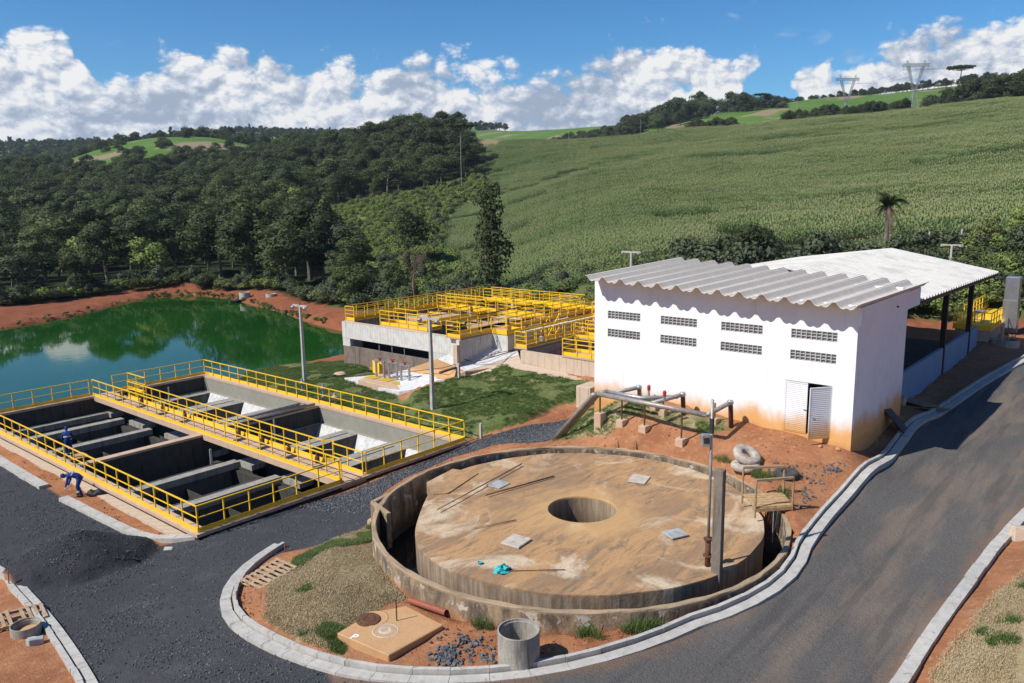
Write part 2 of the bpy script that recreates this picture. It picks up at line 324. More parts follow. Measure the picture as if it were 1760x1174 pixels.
# ------------------------------------------------------------------ terrain: heights from levels read at known places
def ray(px, py):
    d = RM @ np.array([px - CX, py - CY, F]); return d
def un(px, py, z=0.0):
    d = ray(px, py); t = (z - CAMH) / d[2]; return np.array([d[0] * t, d[1] * t, z])
def polar(x, y):
    az = np.arctan2(y, x) - FAZ; az = (az + np.pi) % (2 * np.pi) - np.pi
    return np.clip(az, -.95, .95), np.log(np.clip(np.hypot(x, y), 9, 5000))
near = [(343, 925, -.25), (470, 890, -.2), (600, 850, -.2), (700, 810, -.15), (800, 775, -.1), (0, 800, -.55), (-150, 760, -.6), (180, 870, -.55), (280, 945, -.5), (110, 860, -.5), (0, 760, -.5), (200, 835, -.5),
        (250, 1000, -.2), (0, 985, -.35), (50, 1040, -.1), (150, 1174, .4), (300, 1100, .5), (0, 900, -.5), (-200, 1100, 0), (120, 960, -.35), (0, 1120, .1),
        (490, 940, .4), (385, 1040, .7), (480, 1120, 1.15), (600, 1160, 1.4), (760, 1174, 1.6), (900, 1160, 1.65), (1100, 1110, 1.7), (1260, 1035, 1.85), (1385, 940, 2.0),
        (1440, 850, 2.15), (1500, 785, 2.25), (1590, 712, 2.3), (1700, 645, 2.4), (1760, 612, 2.45), (1900, 560, 2.7), (1460, 775, 2.85), (1550, 718, 2.75),
        (1650, 1000, 2.0), (1500, 1100, 1.85), (1300, 1174, 1.75), (1760, 880, 2.3), (1560, 1174, 1.9), (1760, 760, 2.3), (1740, 1080, 2.9), (1720, 1174, 2.8), (1900, 1000, 3.4),
        (1390, 752, 3.0), (1250, 735, 3.1), (1150, 722, 3.15), (1060, 700, 3.2), (1000, 762, 1.9), (1120, 760, 2.5), (1200, 785, 2.3), (1290, 815, 2.4), (1340, 850, 2.4), (1280, 790, 2.6), (1410, 815, 2.5),
        (830, 775, .2), (900, 742, .35), (700, 830, .4), (640, 885, .7), (980, 724, .4), (940, 758, 1.1), (870, 768, .7),
        (640, 905, .9), (640, 990, 1.5), (700, 1030, 1.35), (560, 1000, 1.25), (520, 1060, 1.25), (560, 1120, 1.3), (500, 970, .75), (440, 1000, .7),
        (760, 1100, 1.45), (900, 1120, 1.5), (1000, 1095, 1.6), (1100, 1070, 1.65), (1240, 1020, 1.8), (840, 1060, 1.5),
        (744, 705, 0), (640, 680, -.15), (560, 690, -.15), (600, 640, -.2), (600, 618, -.5), (850, 660, .6), (900, 650, .95), (1010, 670, 1.0), (769, 614, 1.7), (800, 604, 2.05), (850, 591, 2.2), (884, 601, 1.9), (896, 627, 1.35), (850, 614, 1.85), (800, 624, 1.4), (760, 633, .75), (715, 641, .3), (840, 641, 1.0), (830, 740, .1), (990, 695, .8), (900, 722, .5), (450, 655, -.7), (680, 640, 0.0), (870, 633, 1.2),
        (0, 562, -1.5), (200, 523, -1.5), (320, 505, -1.5), (480, 533, -1.5), (595, 568, -1.4), (350, 652, -1.4), (0, 548, -.9), (320, 490, -.4), (470, 505, -.5), (590, 545, -.6), (100, 600, -1.6), (300, 580, -1.6), (500, 590, -1.6), (0, 660, -1.6), (-200, 620, -1.5), (-300, 560, -.8),
        (1600, 600, 2.7), (1650, 570, 2.8), (1730, 590, 2.8), (1600, 540, 3.2), (1700, 520, 4.0)]
NC = [un(x, y, z) for x, y, z in near]
# far profiles by bearing: (distance, ground height) or (distance, 'p', height read as an elevation)
far = {-500: [(95, -1), (180, 0), (320, 8), (480, 18), (650, 18), (1150, 76), (2500, 60)],
       0: [(112, -1), (170, -1), (300, 'p', 357), (450, 'p', 297), (560, 20), (1100, 'p', 251), (1300, 80), (2600, 60)],
       200: [(128, -.5), (180, 0), (300, 'p', 352), (430, 'p', 301), (520, 'p', 274), (600, 'p', 262), (1100, 'p', 249), (1300, 80), (2600, 60)],
       400: [(132, 0), (180, 1), (300, 'p', 340), (450, 'p', 279), (520, 'p', 258), (640, 'p', 243), (760, 48), (1200, 'p', 226), (1400, 95), (2600, 60)],
       600: [(98, 0), (150, .5), (220, 'p', 366), (260, 'p', 348), (300, 'p', 332), (350, 'p', 300), (410, 'p', 258), (480, 34), (700, 34), (1200, 'p', 232), (2600, 60)],
       700: [(90, .5), (150, 1.5), (190, 'p', 392), (225, 'p', 362), (260, 'p', 342), (300, 'p', 318), (400, 'p', 237), (500, 36), (1200, 'p', 224), (2600, 60)],
       820: [(84, 1), (110, 1.5), (150, 'p', 430), (230, 'p', 352), (300, 'p', 298), (405, 'p', 238), (520, 37), (700, 40), (1200, 'p', 218), (2600, 60)],
       1000: [(80, 4.0), (95, 5), (140, 'p', 376), (210, 'p', 318), (300, 'p', 268), (390, 'p', 246), (500, 32), (900, 'p', 222), (1300, 80), (2600, 60)],
       1100: [(140, 'p', 358), (220, 'p', 300), (300, 'p', 258), (385, 'p', 240), (460, 33), (700, 'p', 223), (1300, 80)],
       1200: [(72, 5.2), (100, 7), (150, 'p', 345), (220, 'p', 285), (300, 'p', 248), (380, 'p', 231), (450, 35), (600, 'p', 218), (750, 'p', 206), (1400, 85), (2600, 60)],
       1300: [(600, 'p', 206), (760, 'p', 190)],
       1400: [(70, 5.2), (100, 7.8), (150, 'p', 330), (220, 'p', 262), (300, 'p', 222), (365, 'p', 208), (430, 39), (600, 'p', 193), (780, 'p', 175), (1400, 95), (2600, 60)],
       1600: [(66, 5.3), (100, 8.7), (150, 'p', 305), (220, 'p', 240), (290, 'p', 200), (350, 'p', 187), (420, 44), (600, 'p', 168), (760, 'p', 148), (1400, 105), (2600, 60)],
       1760: [(64, 5.3), (100, 9.7), (150, 'p', 285), (220, 'p', 216), (280, 'p', 178), (335, 'p', 168), (420, 50), (700, 'p', 130), (1400, 100), (2600, 60)],
       2200: [(60, 5.5), (100, 12), (150, 19), (220, 34), (290, 50), (340, 56), (450, 60), (700, 112), (1400, 100), (2600, 60)]}
XS = [];
for c in NC: XS.append((c[0], c[1], c[2]))
for px, L in far.items():
    a = FAZ - math.atan((px - CX) / F)
    for e in L:
        d, z = e[0], e[1]
        if z == 'p': t_ = ray(px, e[2]); z = CAMH + t_[2] * d / (t_[0] * math.cos(FAZ) + t_[1] * math.sin(FAZ))
        dd = d / math.cos(math.atan((px - CX) / F)) ; XS.append((dd * math.cos(a), dd * math.sin(a), z))
XS = np.array(XS); KA = 1.6
paz, pld = polar(XS[:, 0], XS[:, 1]); PK = np.stack([paz * KA, pld], 1)
def _tps(r2): return .5 * r2 * np.log(r2 + 1e-9)
K = _tps(((PK[:, None] - PK[None]) ** 2).sum(-1)); nP = len(PK)
W8 = np.concatenate([np.full(len(NC), 2e-4), np.full(nP - len(NC), 2e-3)])
K += np.diag(W8); Pm = np.c_[np.ones(nP), PK]
# heights are fitted divided by distance so that near and far weigh alike
dist = np.exp(pld)
A = np.block([[K, Pm], [Pm.T, np.zeros((3, 3))]]); sol = np.linalg.solve(A, np.r_[(XS[:, 2] - CAMH) / dist, np.zeros(3)])
def h0(x, y):
    x = np.atleast_1d(np.asarray(x, float)); y = np.atleast_1d(np.asarray(y, float)); out = np.empty(x.size); xf, yf = x.ravel(), y.ravel()
    for i in range(0, x.size, 40000):
        a, l = polar(xf[i:i + 40000], yf[i:i + 40000]); q = np.stack([a * KA, l], 1)
        r2 = ((q[:, None] - PK[None]) ** 2).sum(-1)
        out[i:i + 40000] = (_tps(r2) @ sol[:nP] + sol[nP] + q @ sol[nP + 1:]) * np.exp(l) + CAMH
    return out.reshape(x.shape)
TT = np.geomspace(14, 1500, 900)
def hit(px, py, hf=None):
    d = ray(px, py); d = d / np.hypot(d[0], d[1]); xs, ys, zs = d[0] * TT, d[1] * TT, CAMH + d[2] * TT
    g = (hf or h0)(xs, ys); k = np.argmax(zs < g) if (zs < g).any() else len(TT) - 1
    if k == 0: return np.array([xs[0], ys[0], g[0]])
    f = (zs[k - 1] - g[k - 1]) / ((zs[k - 1] - g[k - 1]) - (zs[k] - g[k]) + 1e-9); t = TT[k - 1] + f * (TT[k] - TT[k - 1])
    return np.array([d[0] * t, d[1] * t, CAMH + d[2] * t])
def sdf(poly, x, y):
    """signed distance, positive inside"""
    P = np.array(poly)[:, :2]; out = np.full(x.shape, 1e9); ins = np.zeros(x.shape, bool)
    for i in range(len(P)):
        a, b = P[i], P[(i + 1) % len(P)]; e = b - a
        t = np.clip(((x - a[0]) * e[0] + (y - a[1]) * e[1]) / (e @ e + 1e-12), 0, 1)
        out = np.minimum(out, np.hypot(x - a[0] - t * e[0], y - a[1] - t * e[1]))
        c = (a[1] > y) != (b[1] > y); xi = a[0] + (y - a[1]) * e[0] / (e[1] if e[1] else 1e-12); ins ^= c & (x < xi)
    return np.where(ins, out, -out)
H_ = lambda L: [hit(*p) for p in L]
K1 = [(484, 940), (440, 963), (408, 995), (386, 1035), (392, 1062), (430, 1090), (485, 1116), (540, 1140), (600, 1157), (680, 1168), (760, 1170), (840, 1165), (900, 1158), (1000, 1142), (1100, 1112), (1180, 1078), (1260, 1034), (1325, 988), (1370, 947), (1392, 908), (1412, 880), (1440, 848), (1480, 805), (1530, 760), (1590, 712), (1650, 675), (1700, 645), (1760, 612), (1850, 568)]
K2a = [(-160, 690), (-60, 752), (0, 790), (80, 838)]; K2b = [(112, 858), (180, 893), (275, 938), (341, 922)]
K3 = [(-150, 900), (-60, 950), (0, 988), (22, 1010), (50, 1045), (90, 1095), (118, 1140), (150, 1195), (170, 1250)]
K4 = [(1850, 805), (1760, 893), (1700, 955), (1650, 1030), (1600, 1102), (1550, 1172), (1500, 1250)]
W = {}
W['gravel'] = H_([(-300, 640), (-160, 690), (0, 790), (80, 838), (112, 858), (275, 940), (343, 918), (600, 845), (797, 765), (845, 748), (900, 733), (985, 716), (1000, 722), (960, 752), (935, 760), (850, 765), (780, 785), (700, 820), (655, 850), (650, 905), (560, 935), (484, 950), (430, 975), (400, 1003), (390, 1035), (396, 1058), (430, 1085), (485, 1112), (600, 1152), (700, 1165), (760, 1330), (150, 1330), (150, 1180), (90, 1085), (50, 1040), (0, 985), (-300, 820)])
W['road'] = H_([(560, 1150)] + K1[8:] + [(2000, 510), (2000, 700), (1850, 805)] + K4[1:] + [(1450, 1330), (650, 1330)])
W['lawn'] = H_([(351, 650), (430, 628), (600, 618), (640, 635), (690, 690), (870, 630), (1022, 662), (1022, 680), (1003, 686), (960, 700), (900, 728), (845, 745), (800, 757), (560, 695), (400, 660)])
W['lawnup'] = H_([(700, 680), (870, 630), (1022, 655), (1022, 680), (1003, 684), (960, 700), (900, 726), (845, 744), (800, 752), (720, 730)])
W['dry'] = H_([(645, 900), (560, 935), (508, 962), (462, 1012), (455, 1060), (500, 1090), (545, 1112), (590, 1130), (600, 1085), (660, 1040), (710, 1030), (670, 985)])
W['strip'] = H_([(1032, 690), (1000, 715), (950, 758), (1040, 757), (1062, 735), (1090, 715), (1150, 730), (1215, 748), (1255, 738), (1250, 720), (1120, 690)])
W['bankdry'] = H_([(1830, 900), (1760, 985), (1720, 1015), (1660, 1090), (1605, 1160), (1600, 1330), (2300, 1300), (2200, 800)])
W['pond'] = [un(*p, -1.6) for p in [(-260, 600), (-100, 588), (0, 566), (60, 556), (130, 543), (200, 525), (260, 512), (320, 507), (400, 514), (450, 528), (500, 543), (560, 560), (598, 572), (640, 585), (625, 608), (590, 622), (540, 630), (480, 636), (420, 648)]] + [np.array([30.5, 56.3, 0]), np.array([0, 56.3, 0]), np.array([-14, 62, 0])]
def pd(px, d):
    a = FAZ - math.atan((px - CX) / F); dd = d / math.cos(math.atan((px - CX) / F)); return np.array([dd * math.cos(a), dd * math.sin(a), 0.])
W['field'] = [pd(*p) for p in [(835, 84), (790, 100), (757, 125), (745, 165), (770, 230), (845, 260), (815, 300), (815, 421), (1000, 421), (1200, 402), (1400, 372), (1600, 352), (1760, 340), (2200, 340), (2300, 56), (1760, 64), (1500, 70), (1300, 72), (1100, 72), (1000, 76), (900, 78)]]
APRON = H_([(590, 652), (700, 622), (800, 600), (885, 575), (900, 628), (1022, 655), (1022, 664), (870, 634), (768, 658), (686, 678)])
W['shrub'] = [pd(*p) for p in [(830, 106), (700, 124), (612, 152), (548, 190), (548, 230), (620, 260), (720, 273), (830, 290), (860, 262), (785, 226), (765, 168), (790, 130)]]
W['scrub'] = [pd(*p) for p in [(560, 98), (700, 84), (830, 74), (1000, 69), (1300, 65), (1760, 59), (2300, 51), (2300, 60), (1760, 68), (1300, 74), (1000, 80), (840, 90), (810, 116), (700, 126), (600, 120)]]
W['wood'] = [pd(*p) for p in [(-600, 96), (0, 106), (200, 122), (320, 127), (450, 119), (600, 95), (700, 88), (820, 84), (770, 94), (690, 112), (610, 145), (545, 190), (545, 232), (620, 262), (720, 275), (830, 292), (812, 420), (600, 480), (470, 470), (380, 455), (230, 440), (0, 480), (-700, 520)]]
MOUND = hit(135, 965)
W['mound'] = [MOUND + np.array([math.cos(a) * 2.9, math.sin(a) * 2.2, 0]) for a in np.linspace(0, 6.28, 16)[:-1]]
W['stubble'] = [pd(*p) for p in [(815, 345), (815, 425), (1060, 425), (1200, 400), (1500, 372), (1500, 350), (1200, 366), (1020, 362), (900, 372)]]
def vnoise(x, y, s, seed=0):
    xi = np.floor(x / s); yi = np.floor(y / s); fx = x / s - xi; fy = y / s - yi; fx = fx * fx * (3 - 2 * fx); fy = fy * fy * (3 - 2 * fy)
    def r(a, b): v = np.sin(a * 127.1 + b * 311.7 + seed * 74.7) * 43758.5453; return v - np.floor(v)
    return (r(xi, yi) * (1 - fx) + r(xi + 1, yi) * fx) * (1 - fy) + (r(xi, yi + 1) * (1 - fx) + r(xi + 1, yi + 1) * fx) * fy - .5
def height(x, y):
    x = np.asarray(x, float); y = np.asarray(y, float); z = h0(x, y)
    sp = sdf(W['pond'], x, y); z = z - 2.2 * np.clip((sp + .3) / 3, 0, 1)
    z = np.where((sp < 0) & (sp > -25) & (np.hypot(x, y) > 60), np.maximum(z, -1.6 + np.clip(-sp, 0, 1.2) * .35), z)
    lu = sdf(W['lawnup'], x, y); z = z + .38 * np.clip((lu + .1) / .35, 0, 1)
    dm = np.hypot((x - MOUND[0]) / 2.7, (y - MOUND[1]) / 2.0); z = z + 1.25 * np.clip(1 - dm + .12 * vnoise(x, y, .8, 5), 0, 1) ** .65
    dr = sdf(W['dry'], x, y); z = z + .45 * np.clip(dr / 2.5, 0, 1)
    return z
def hz(x, y): return float(height(np.array([x]), np.array([y]))[0])
def ground(px, py): return hit(px, py, height)
CT = (21.55, 15.58); RO = 7.06; TK = (14.7, 29.75, 28.95, 55.7)

def vnoise(x, y, s, seed=0):
    xi = np.floor(x / s); yi = np.floor(y / s); fx = x / s - xi; fy = y / s - yi; fx = fx * fx * (3 - 2 * fx); fy = fy * fy * (3 - 2 * fy)
    def r(a, b): v = np.sin(a * 127.1 + b * 311.7 + seed * 74.7) * 43758.5453; return v - np.floor(v)
    return (r(xi, yi) * (1 - fx) + r(xi + 1, yi) * fx) * (1 - fy) + (r(xi, yi + 1) * (1 - fx) + r(xi + 1, yi + 1) * fx) * fy - .5

def ground_mat():
    m = bpy.data.materials.new('ground_surface'); m.use_nodes = True; T = NT(m.node_tree); b = T.n['Principled BSDF']
    co = T.new('ShaderNodeNewGeometry').outputs['Position']
    def at(n): a = T.new('ShaderNodeAttribute', attribute_name='sd_' + n); return a.outputs['Fac']
    n1 = T.noise(co, .7, 6, .65); n2 = T.noise(co, 4.5, 5, .65); n3 = T.noise(co, 18, 4, .6); n4 = T.noise(co, .16, 6, .6); nf = T.noise(co, .03, 6, .6)
    def mask(n, amp=.5, w=.12, off=0.0):
        j = T.math('MULTIPLY', T.math('SUBTRACT', T.math('ADD', T.math('MULTIPLY', n1, .6), T.math('MULTIPLY', n2, .4)), .5), amp)
        return T.ramp(T.math('ADD', T.math('ADD', at(n), off), j), -w, w)
    soil = T.mix(T.ramp(n1, .3, .7), (.41, .19, .092), (.27, .108, .052))
    soil = T.mix(T.ramp(n2, .5, .75, 0, .8), soil, (.48, .27, .145)); soil = T.mix(T.ramp(n3, .5, .8, 0, .5), soil, (.16, .055, .025))
    soil = T.mix(T.ramp(T.noise(co, .35, 6, .65), .55, .72, 0, .6), soil, (.42, .25, .14))
    ln0 = T.new('ShaderNodeVectorMath', operation='LENGTH'); T.put(ln0.inputs[0], co)
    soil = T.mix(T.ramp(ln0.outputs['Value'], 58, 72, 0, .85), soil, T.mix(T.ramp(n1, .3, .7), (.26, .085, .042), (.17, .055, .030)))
    c = soil
    grassy = T.mix(T.ramp(n2, .35, .65), (.070, .115, .028), (.125, .150, .050))
    dryc = T.mix(T.ramp(n2, .3, .7), (.30, .225, .115), (.40, .32, .19))
    dryc = T.mix(T.ramp(n3, .5, .8, 0, .6), dryc, (.18, .14, .07))
    lawn = T.mix(T.ramp(T.noise(co, .6, 7, .72), .50, .72, 0, .75), grassy, dryc)
    far = T.mix(T.ramp(nf, .4, .6), (.075, .15, .022), (.10, .17, .035))
    far = T.mix(T.ramp(T.noise(T.vmath('MULTIPLY', co, (1, 2.2, 1)), .012, 4, .6), .55, .62), far, (.25, .19, .12))
    c = T.mix(mask('far', 4, 2), c, far)
    fieldc = T.mix(T.ramp(n4, .35, .65), (.042, .058, .020), (.065, .075, .03))
    c = T.mix(mask('field', 3, 1), c, fieldc)
    c = T.mix(mask('stubble', 12, 4), c, (.24, .20, .10))
    c = T.mix(mask('shrub', 3, 1), c, (.15, .20, .055))
    c = T.mix(mask('scrub', 3, 1), c, T.mix(T.ramp(n1, .3, .7), (.055, .085, .025), (.12, .13, .05)))
    c = T.mix(mask('wood', 3, 1), c, (.022, .032, .012))
    c = T.mix(mask('lawn', .7, .1), c, lawn)
    c = T.mix(mask('strip', 1.3, .25, -.1), c, T.mix(T.ramp(n1, .45, .6), dryc, grassy))
    c = T.mix(mask('dry', 1.8, .2), c, T.mix(T.ramp(T.noise(co, .8, 6, .65), .56, .68), dryc, grassy))
    c = T.mix(mask('bankdry', 1.8, .2), c, T.mix(T.ramp(n1, .62, .75), dryc, grassy))
    gr = T.mix(T.ramp(n3, .35, .65), (.068, .070, .076), (.040, .041, .046))
    gr = T.mix(T.ramp(n1, .5, .75, 0, .6), gr, (.088, .087, .088))
    gr = T.mix(mask('mound', .9, .2), gr, T.mix(T.ramp(n2, .3, .7), (.034, .035, .039), (.050, .051, .055)))
    gr = T.mix(T.ramp(T.noise(co, .25, 6, .65), .55, .72, 0, .5), gr, (.12, .105, .09))
    c = T.mix(mask('gravel', .55, .10), c, gr)
    st = T.vmath('MULTIPLY', T.vmath('ADD', co, (0, 0, 0)), (.20, 1.0, 1))
    rd = T.mix(T.ramp(n3, .3, .7), (.128, .120, .112), (.088, .084, .080))
    rd = T.mix(T.ramp(T.noise(st, .55, 6, .65), .46, .66, 0, .8), rd, (.20, .155, .12))
    rd = T.mix(T.ramp(T.noise(T.vmath('MULTIPLY', co, (.12, 1.5, 1)), 1.1, 4, .6), .52, .66, 0, .5), rd, (.065, .064, .066))
    rd = T.mix(T.ramp(T.math('ADD', at('road'), T.math('MULTIPLY', T.math('SUBTRACT', n1, .5), 1.6)), .0, .8, .55, 0), rd, (.24, .13, .075))
    rd = T.mix(T.ramp(T.noise(co, 60, 2, .5), .6, .75, 0, .5), rd, (.16, .155, .15))
    c = T.mix(mask('road', .35, .10), c, rd)
    T.put(b.inputs['Base Color'], c); b.inputs['Roughness'].default_value = .95; b.inputs['Specular IOR Level'].default_value = .12
    bn = T.new('ShaderNodeBump'); bn.inputs['Strength'].default_value = .9; bn.inputs['Distance'].default_value = .05
    hh = T.math('ADD', T.math('MULTIPLY', n3, .6), T.math('ADD', n2, T.math('MULTIPLY', T.noise(co, 45, 3, .6), .35)))
    T.put(bn.inputs['Height'], hh); T.l.new(bn.outputs[0], b.inputs['Normal']); return m
M['ground'] = ground_mat()

def axis(lo, hi, s, ratio_n, nmax, ratio_p, pmax):
    c = list(np.arange(lo, hi + 1e-6, s)); d = s; x = lo; L = []
    while x > -nmax: d *= ratio_n; x -= d; L.append(x)
    d = s; x = hi; Rr = []
    while x < pmax: d *= ratio_p; x += d; Rr.append(x)
    return np.array(L[::-1] + c + Rr)
def build_ground():
    gx = axis(8, 52, .25, 1.10, 2600, 1.022, 2600); gy = axis(2, 58, .25, 1.10, 2600, 1.022, 2600)
    nx, ny = len(gx), len(gy); X, Y = np.meshgrid(gx, gy, indexing='ij'); x, y = X.ravel(), Y.ravel(); z = height(x, y)
    S = {k: sdf(W[k], x, y) for k in ('gravel', 'road', 'lawn', 'dry', 'strip', 'bankdry', 'field', 'shrub', 'wood', 'pond', 'mound', 'stubble', 'scrub')}
    R = np.hypot(x, y); cd = x * math.cos(FAZ) + y * math.sin(FAZ)
    S['far'] = np.where(S['field'] > 0, -50, np.where(cd > 330, cd - 330, cd - 330)) ; S['far'] = np.clip(S['far'], -60, 60)
    near_ = R < 90
    paved = (S['gravel'] > -.55) | (S['road'] > -.8)
    amp = np.where(paved, .035, .13)
    z = z + np.where(near_, amp * (vnoise(x, y, 1.7, 1) + .7 * vnoise(x, y, .7, 2) + .5 * vnoise(x, y, .35, 3)), 0)
    z = z + np.where(R > 60, np.clip((R - 60) / 60, 0, 1) * (1.2 * vnoise(x, y, 23, 4) + .5 * vnoise(x, y, 9, 5)), 0) * np.where(S['pond'] > -12, 0, 1)
    z = z + np.where(S['field'] > 0, 1.5 * vnoise(x + y * .5, y, 30, 8), 0)
    z = z + np.where(R > 500, 9 * vnoise(x, y, 140, 9), 0)
    ap_ = sdf(APRON, x, y); z = np.where(ap_ > -.1, height(x, y) - .1 - .7 * np.clip(ap_ / .5, 0, 1), z)
    # pits under the basins
    inn = (x > TK[0] + .12) & (x < TK[1] - .12) & (y > TK[2] + .12) & (y < TK[3] - .12); z = np.where(inn, -5., z)
    rt = np.hypot(x - CT[0], y - CT[1]); z = np.where(rt < RO - .15, -1.5, z)
    for (a, b_, c_, d_) in ((39.8, 56, 38.6, 51.4), (41.9, 57.6, 27, 34.9)): z = np.where((x > a + .1) & (x < b_) & (y > c_) & (y < d_ - .1), -2., z)
    idx = np.arange(nx * ny).reshape(nx, ny); F4 = np.stack([idx[:-1, :-1], idx[1:, :-1], idx[1:, 1:], idx[:-1, 1:]], -1).reshape(-1, 4)
    fc = {k: v[F4].mean(1) for k, v in S.items()}
    cls = np.zeros(len(F4), int)
    order = ['red_soil', 'far_hills', 'crop_field_ground', 'shrub_slope', 'forest_floor', 'lawn', 'dry_grass_slope', 'gravel_yard', 'road', 'pond_bed']
    for i, k in ((1, 'far'), (2, 'field'), (3, 'shrub'), (4, 'wood'), (5, 'lawn'), (6, 'dry'), (6, 'bankdry'), (6, 'strip'), (7, 'gravel'), (8, 'road')): cls[fc[k] > 0] = i
    cls[fc['pond'] > 0] = 9
    V = np.stack([x, y, z], 1)
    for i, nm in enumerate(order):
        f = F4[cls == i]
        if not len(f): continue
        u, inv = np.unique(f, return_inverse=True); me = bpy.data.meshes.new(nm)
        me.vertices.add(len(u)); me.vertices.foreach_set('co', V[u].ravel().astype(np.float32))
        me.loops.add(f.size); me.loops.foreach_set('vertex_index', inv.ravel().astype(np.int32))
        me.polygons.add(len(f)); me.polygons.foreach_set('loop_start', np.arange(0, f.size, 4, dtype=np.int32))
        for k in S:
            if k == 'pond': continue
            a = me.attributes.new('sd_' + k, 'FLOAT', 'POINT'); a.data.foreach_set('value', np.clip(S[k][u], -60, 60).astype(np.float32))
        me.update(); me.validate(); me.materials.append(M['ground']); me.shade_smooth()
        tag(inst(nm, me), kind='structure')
build_ground()

# ------------------------------------------------------------------ pond water
def water():
    m = bpy.data.materials.new('pond_water'); m.use_nodes = True; T = NT(m.node_tree); b = T.n['Principled BSDF']
    co = T.new('ShaderNodeNewGeometry').outputs['Position']
    T.put(b.inputs['Base Color'], T.mix(T.ramp(T.noise(co, .08, 5, .6), .35, .65), (.008, .052, .007), (.012, .068, .008)))
    b.inputs['Roughness'].default_value = .035; b.inputs['IOR'].default_value = 1.33; b.inputs['Specular IOR Level'].default_value = .5
    bn = T.new('ShaderNodeBump'); bn.inputs['Strength'].default_value = .06; bn.inputs['Distance'].default_value = .05
    T.put(bn.inputs['Height'], T.noise(T.vmath('MULTIPLY', co, (1, 1, 1)), 1.1, 4, .55)); T.l.new(bn.outputs[0], b.inputs['Normal'])
    P = W['pond']; cxy = np.mean([p[:2] for p in P], 0)
    poly = [tuple(cxy + (np.array(p[:2]) - cxy) * (1 + 1.6 / np.linalg.norm(np.array(p[:2]) - cxy))) for p in P]
    mb = MB(); mb.add([(x, y, -1.6) for x, y in poly], [tuple(range(len(poly)))])
    o = mb.build('pond_water', m, kind='structure')
    import bmesh
    bm = bmesh.new(); bm.from_mesh(o.data); bmesh.ops.triangulate(bm, faces=bm.faces)
    for f in bm.faces:
        if f.normal.z < 0: f.normal_flip()
    bm.to_mesh(o.data); bm.free()
water()
#PART2
# ------------------------------------------------------------------ kerbs
def polyline(P, step):
    P = [np.array(p[:2]) for p in P]
    # smooth by corner cutting and resample
    for _ in range(4):
        Q = [P[0]]
        for a, b in zip(P[:-1], P[1:]): Q += [a * .75 + b * .25, a * .25 + b * .75]
        P = Q + [P[-1]]
    L = [0]
    for a, b in zip(P[:-1], P[1:]): L.append(L[-1] + np.linalg.norm(b - a))
    n = max(2, int(L[-1] / step) + 1); ts = np.linspace(0, L[-1], n); P = np.array(P)
    Q = np.stack([np.interp(ts, L, P[:, 0]), np.interp(ts, L, P[:, 1])], 1)
    for _ in range(3): Q[1:-1] = Q[1:-1] * .5 + (Q[:-2] + Q[2:]) * .25
    return Q
def kerb(pix, label, side=1, gut=True, w=.16, gw=.30, hgt=.15, off=0.0):
    """kerb stones of about a metre laid end to end, with a poured gutter on the road side"""
    P = polyline([ground(*p) for p in pix], .95); c = P[len(P) // 2]
    root = empty('kerb', (c[0], c[1], hz(*c)), label=label, cat='kerb', group='concrete kerbs edging the roads')
    o3 = np.array([c[0], c[1], hz(*c)])
    nrm = np.zeros_like(P); d = np.gradient(P, axis=0); d /= np.linalg.norm(d, axis=1)[:, None]; nrm[:, 0] = -d[:, 1] * side; nrm[:, 1] = d[:, 0] * side; P = P - nrm * (np.interp(np.linspace(0, 1, len(P)), [0, .3, .5, 1], off)[:, None] if isinstance(off, tuple) else off)
    v_ = P - np.array(CT); r_0 = np.linalg.norm(v_, axis=1)[:, None]; P = np.array(CT) + v_ / r_0 * np.maximum(r_0, RO + .20)
    Z = height(P[:, 0], P[:, 1]); Z = np.convolve(np.r_[Z[0], Z, Z[-1]], [.25, .5, .25], 'valid')
    for i in range(len(P) - 1):
        def prof(lo, hi, z0, z1, nm, j=0.0):
            vs = []
            for k, e in ((i, .006), (i + 1, -.006)):
                q = P[k] + d[k] * e; n_ = nrm[k]
                for off, z in ((lo, z0), (hi, z0), (hi - .012, z1), (lo + .012, z1)):
                    vs.append((q[0] + n_[0] * (off + j) - o3[0], q[1] + n_[1] * (off + j) - o3[1], Z[k] + z - o3[2]))
            mb = MB().add(vs, [(0, 1, 2, 3), (7, 6, 5, 4), (0, 4, 5, 1), (1, 5, 6, 2), (2, 6, 7, 3), (3, 7, 4, 0)])
            o = mb.build(nm, M['kerb'], root)
        j = random.uniform(-.012, .012)
        prof(-w / 2, w / 2, -.25, hgt + random.uniform(-.008, .008), 'kerb_stone', j)
        if gut and (gut is True or i >= gut[0]) and (gut is True or i < gut[1]): prof(w / 2 + .03, w / 2 + gw, -.2, .075, 'gutter')
    return root
kerb(K1, 'long pale concrete kerb and gutter curving round the big round tank', side=-1, gut=True, gw=.36, w=.14, hgt=.19, off=(.10, .12, -.12, -.08))
kerb(K2a, 'pale kerb at far left beside the basin, ending by the crouching worker', side=-1, gut=False, w=.46, off=-.1)
kerb(K2b, 'pale kerb from the crouching worker to the near corner of the basin', side=-1, gut=False, w=.42, off=-.08)
kerb(K3, 'concrete kerb and gutter at lower left beside the broken pallet', side=1)
kerb(K4, 'wide concrete kerb between asphalt road and dry grass bank at right', side=-1, gut=False, w=.34, hgt=.22)

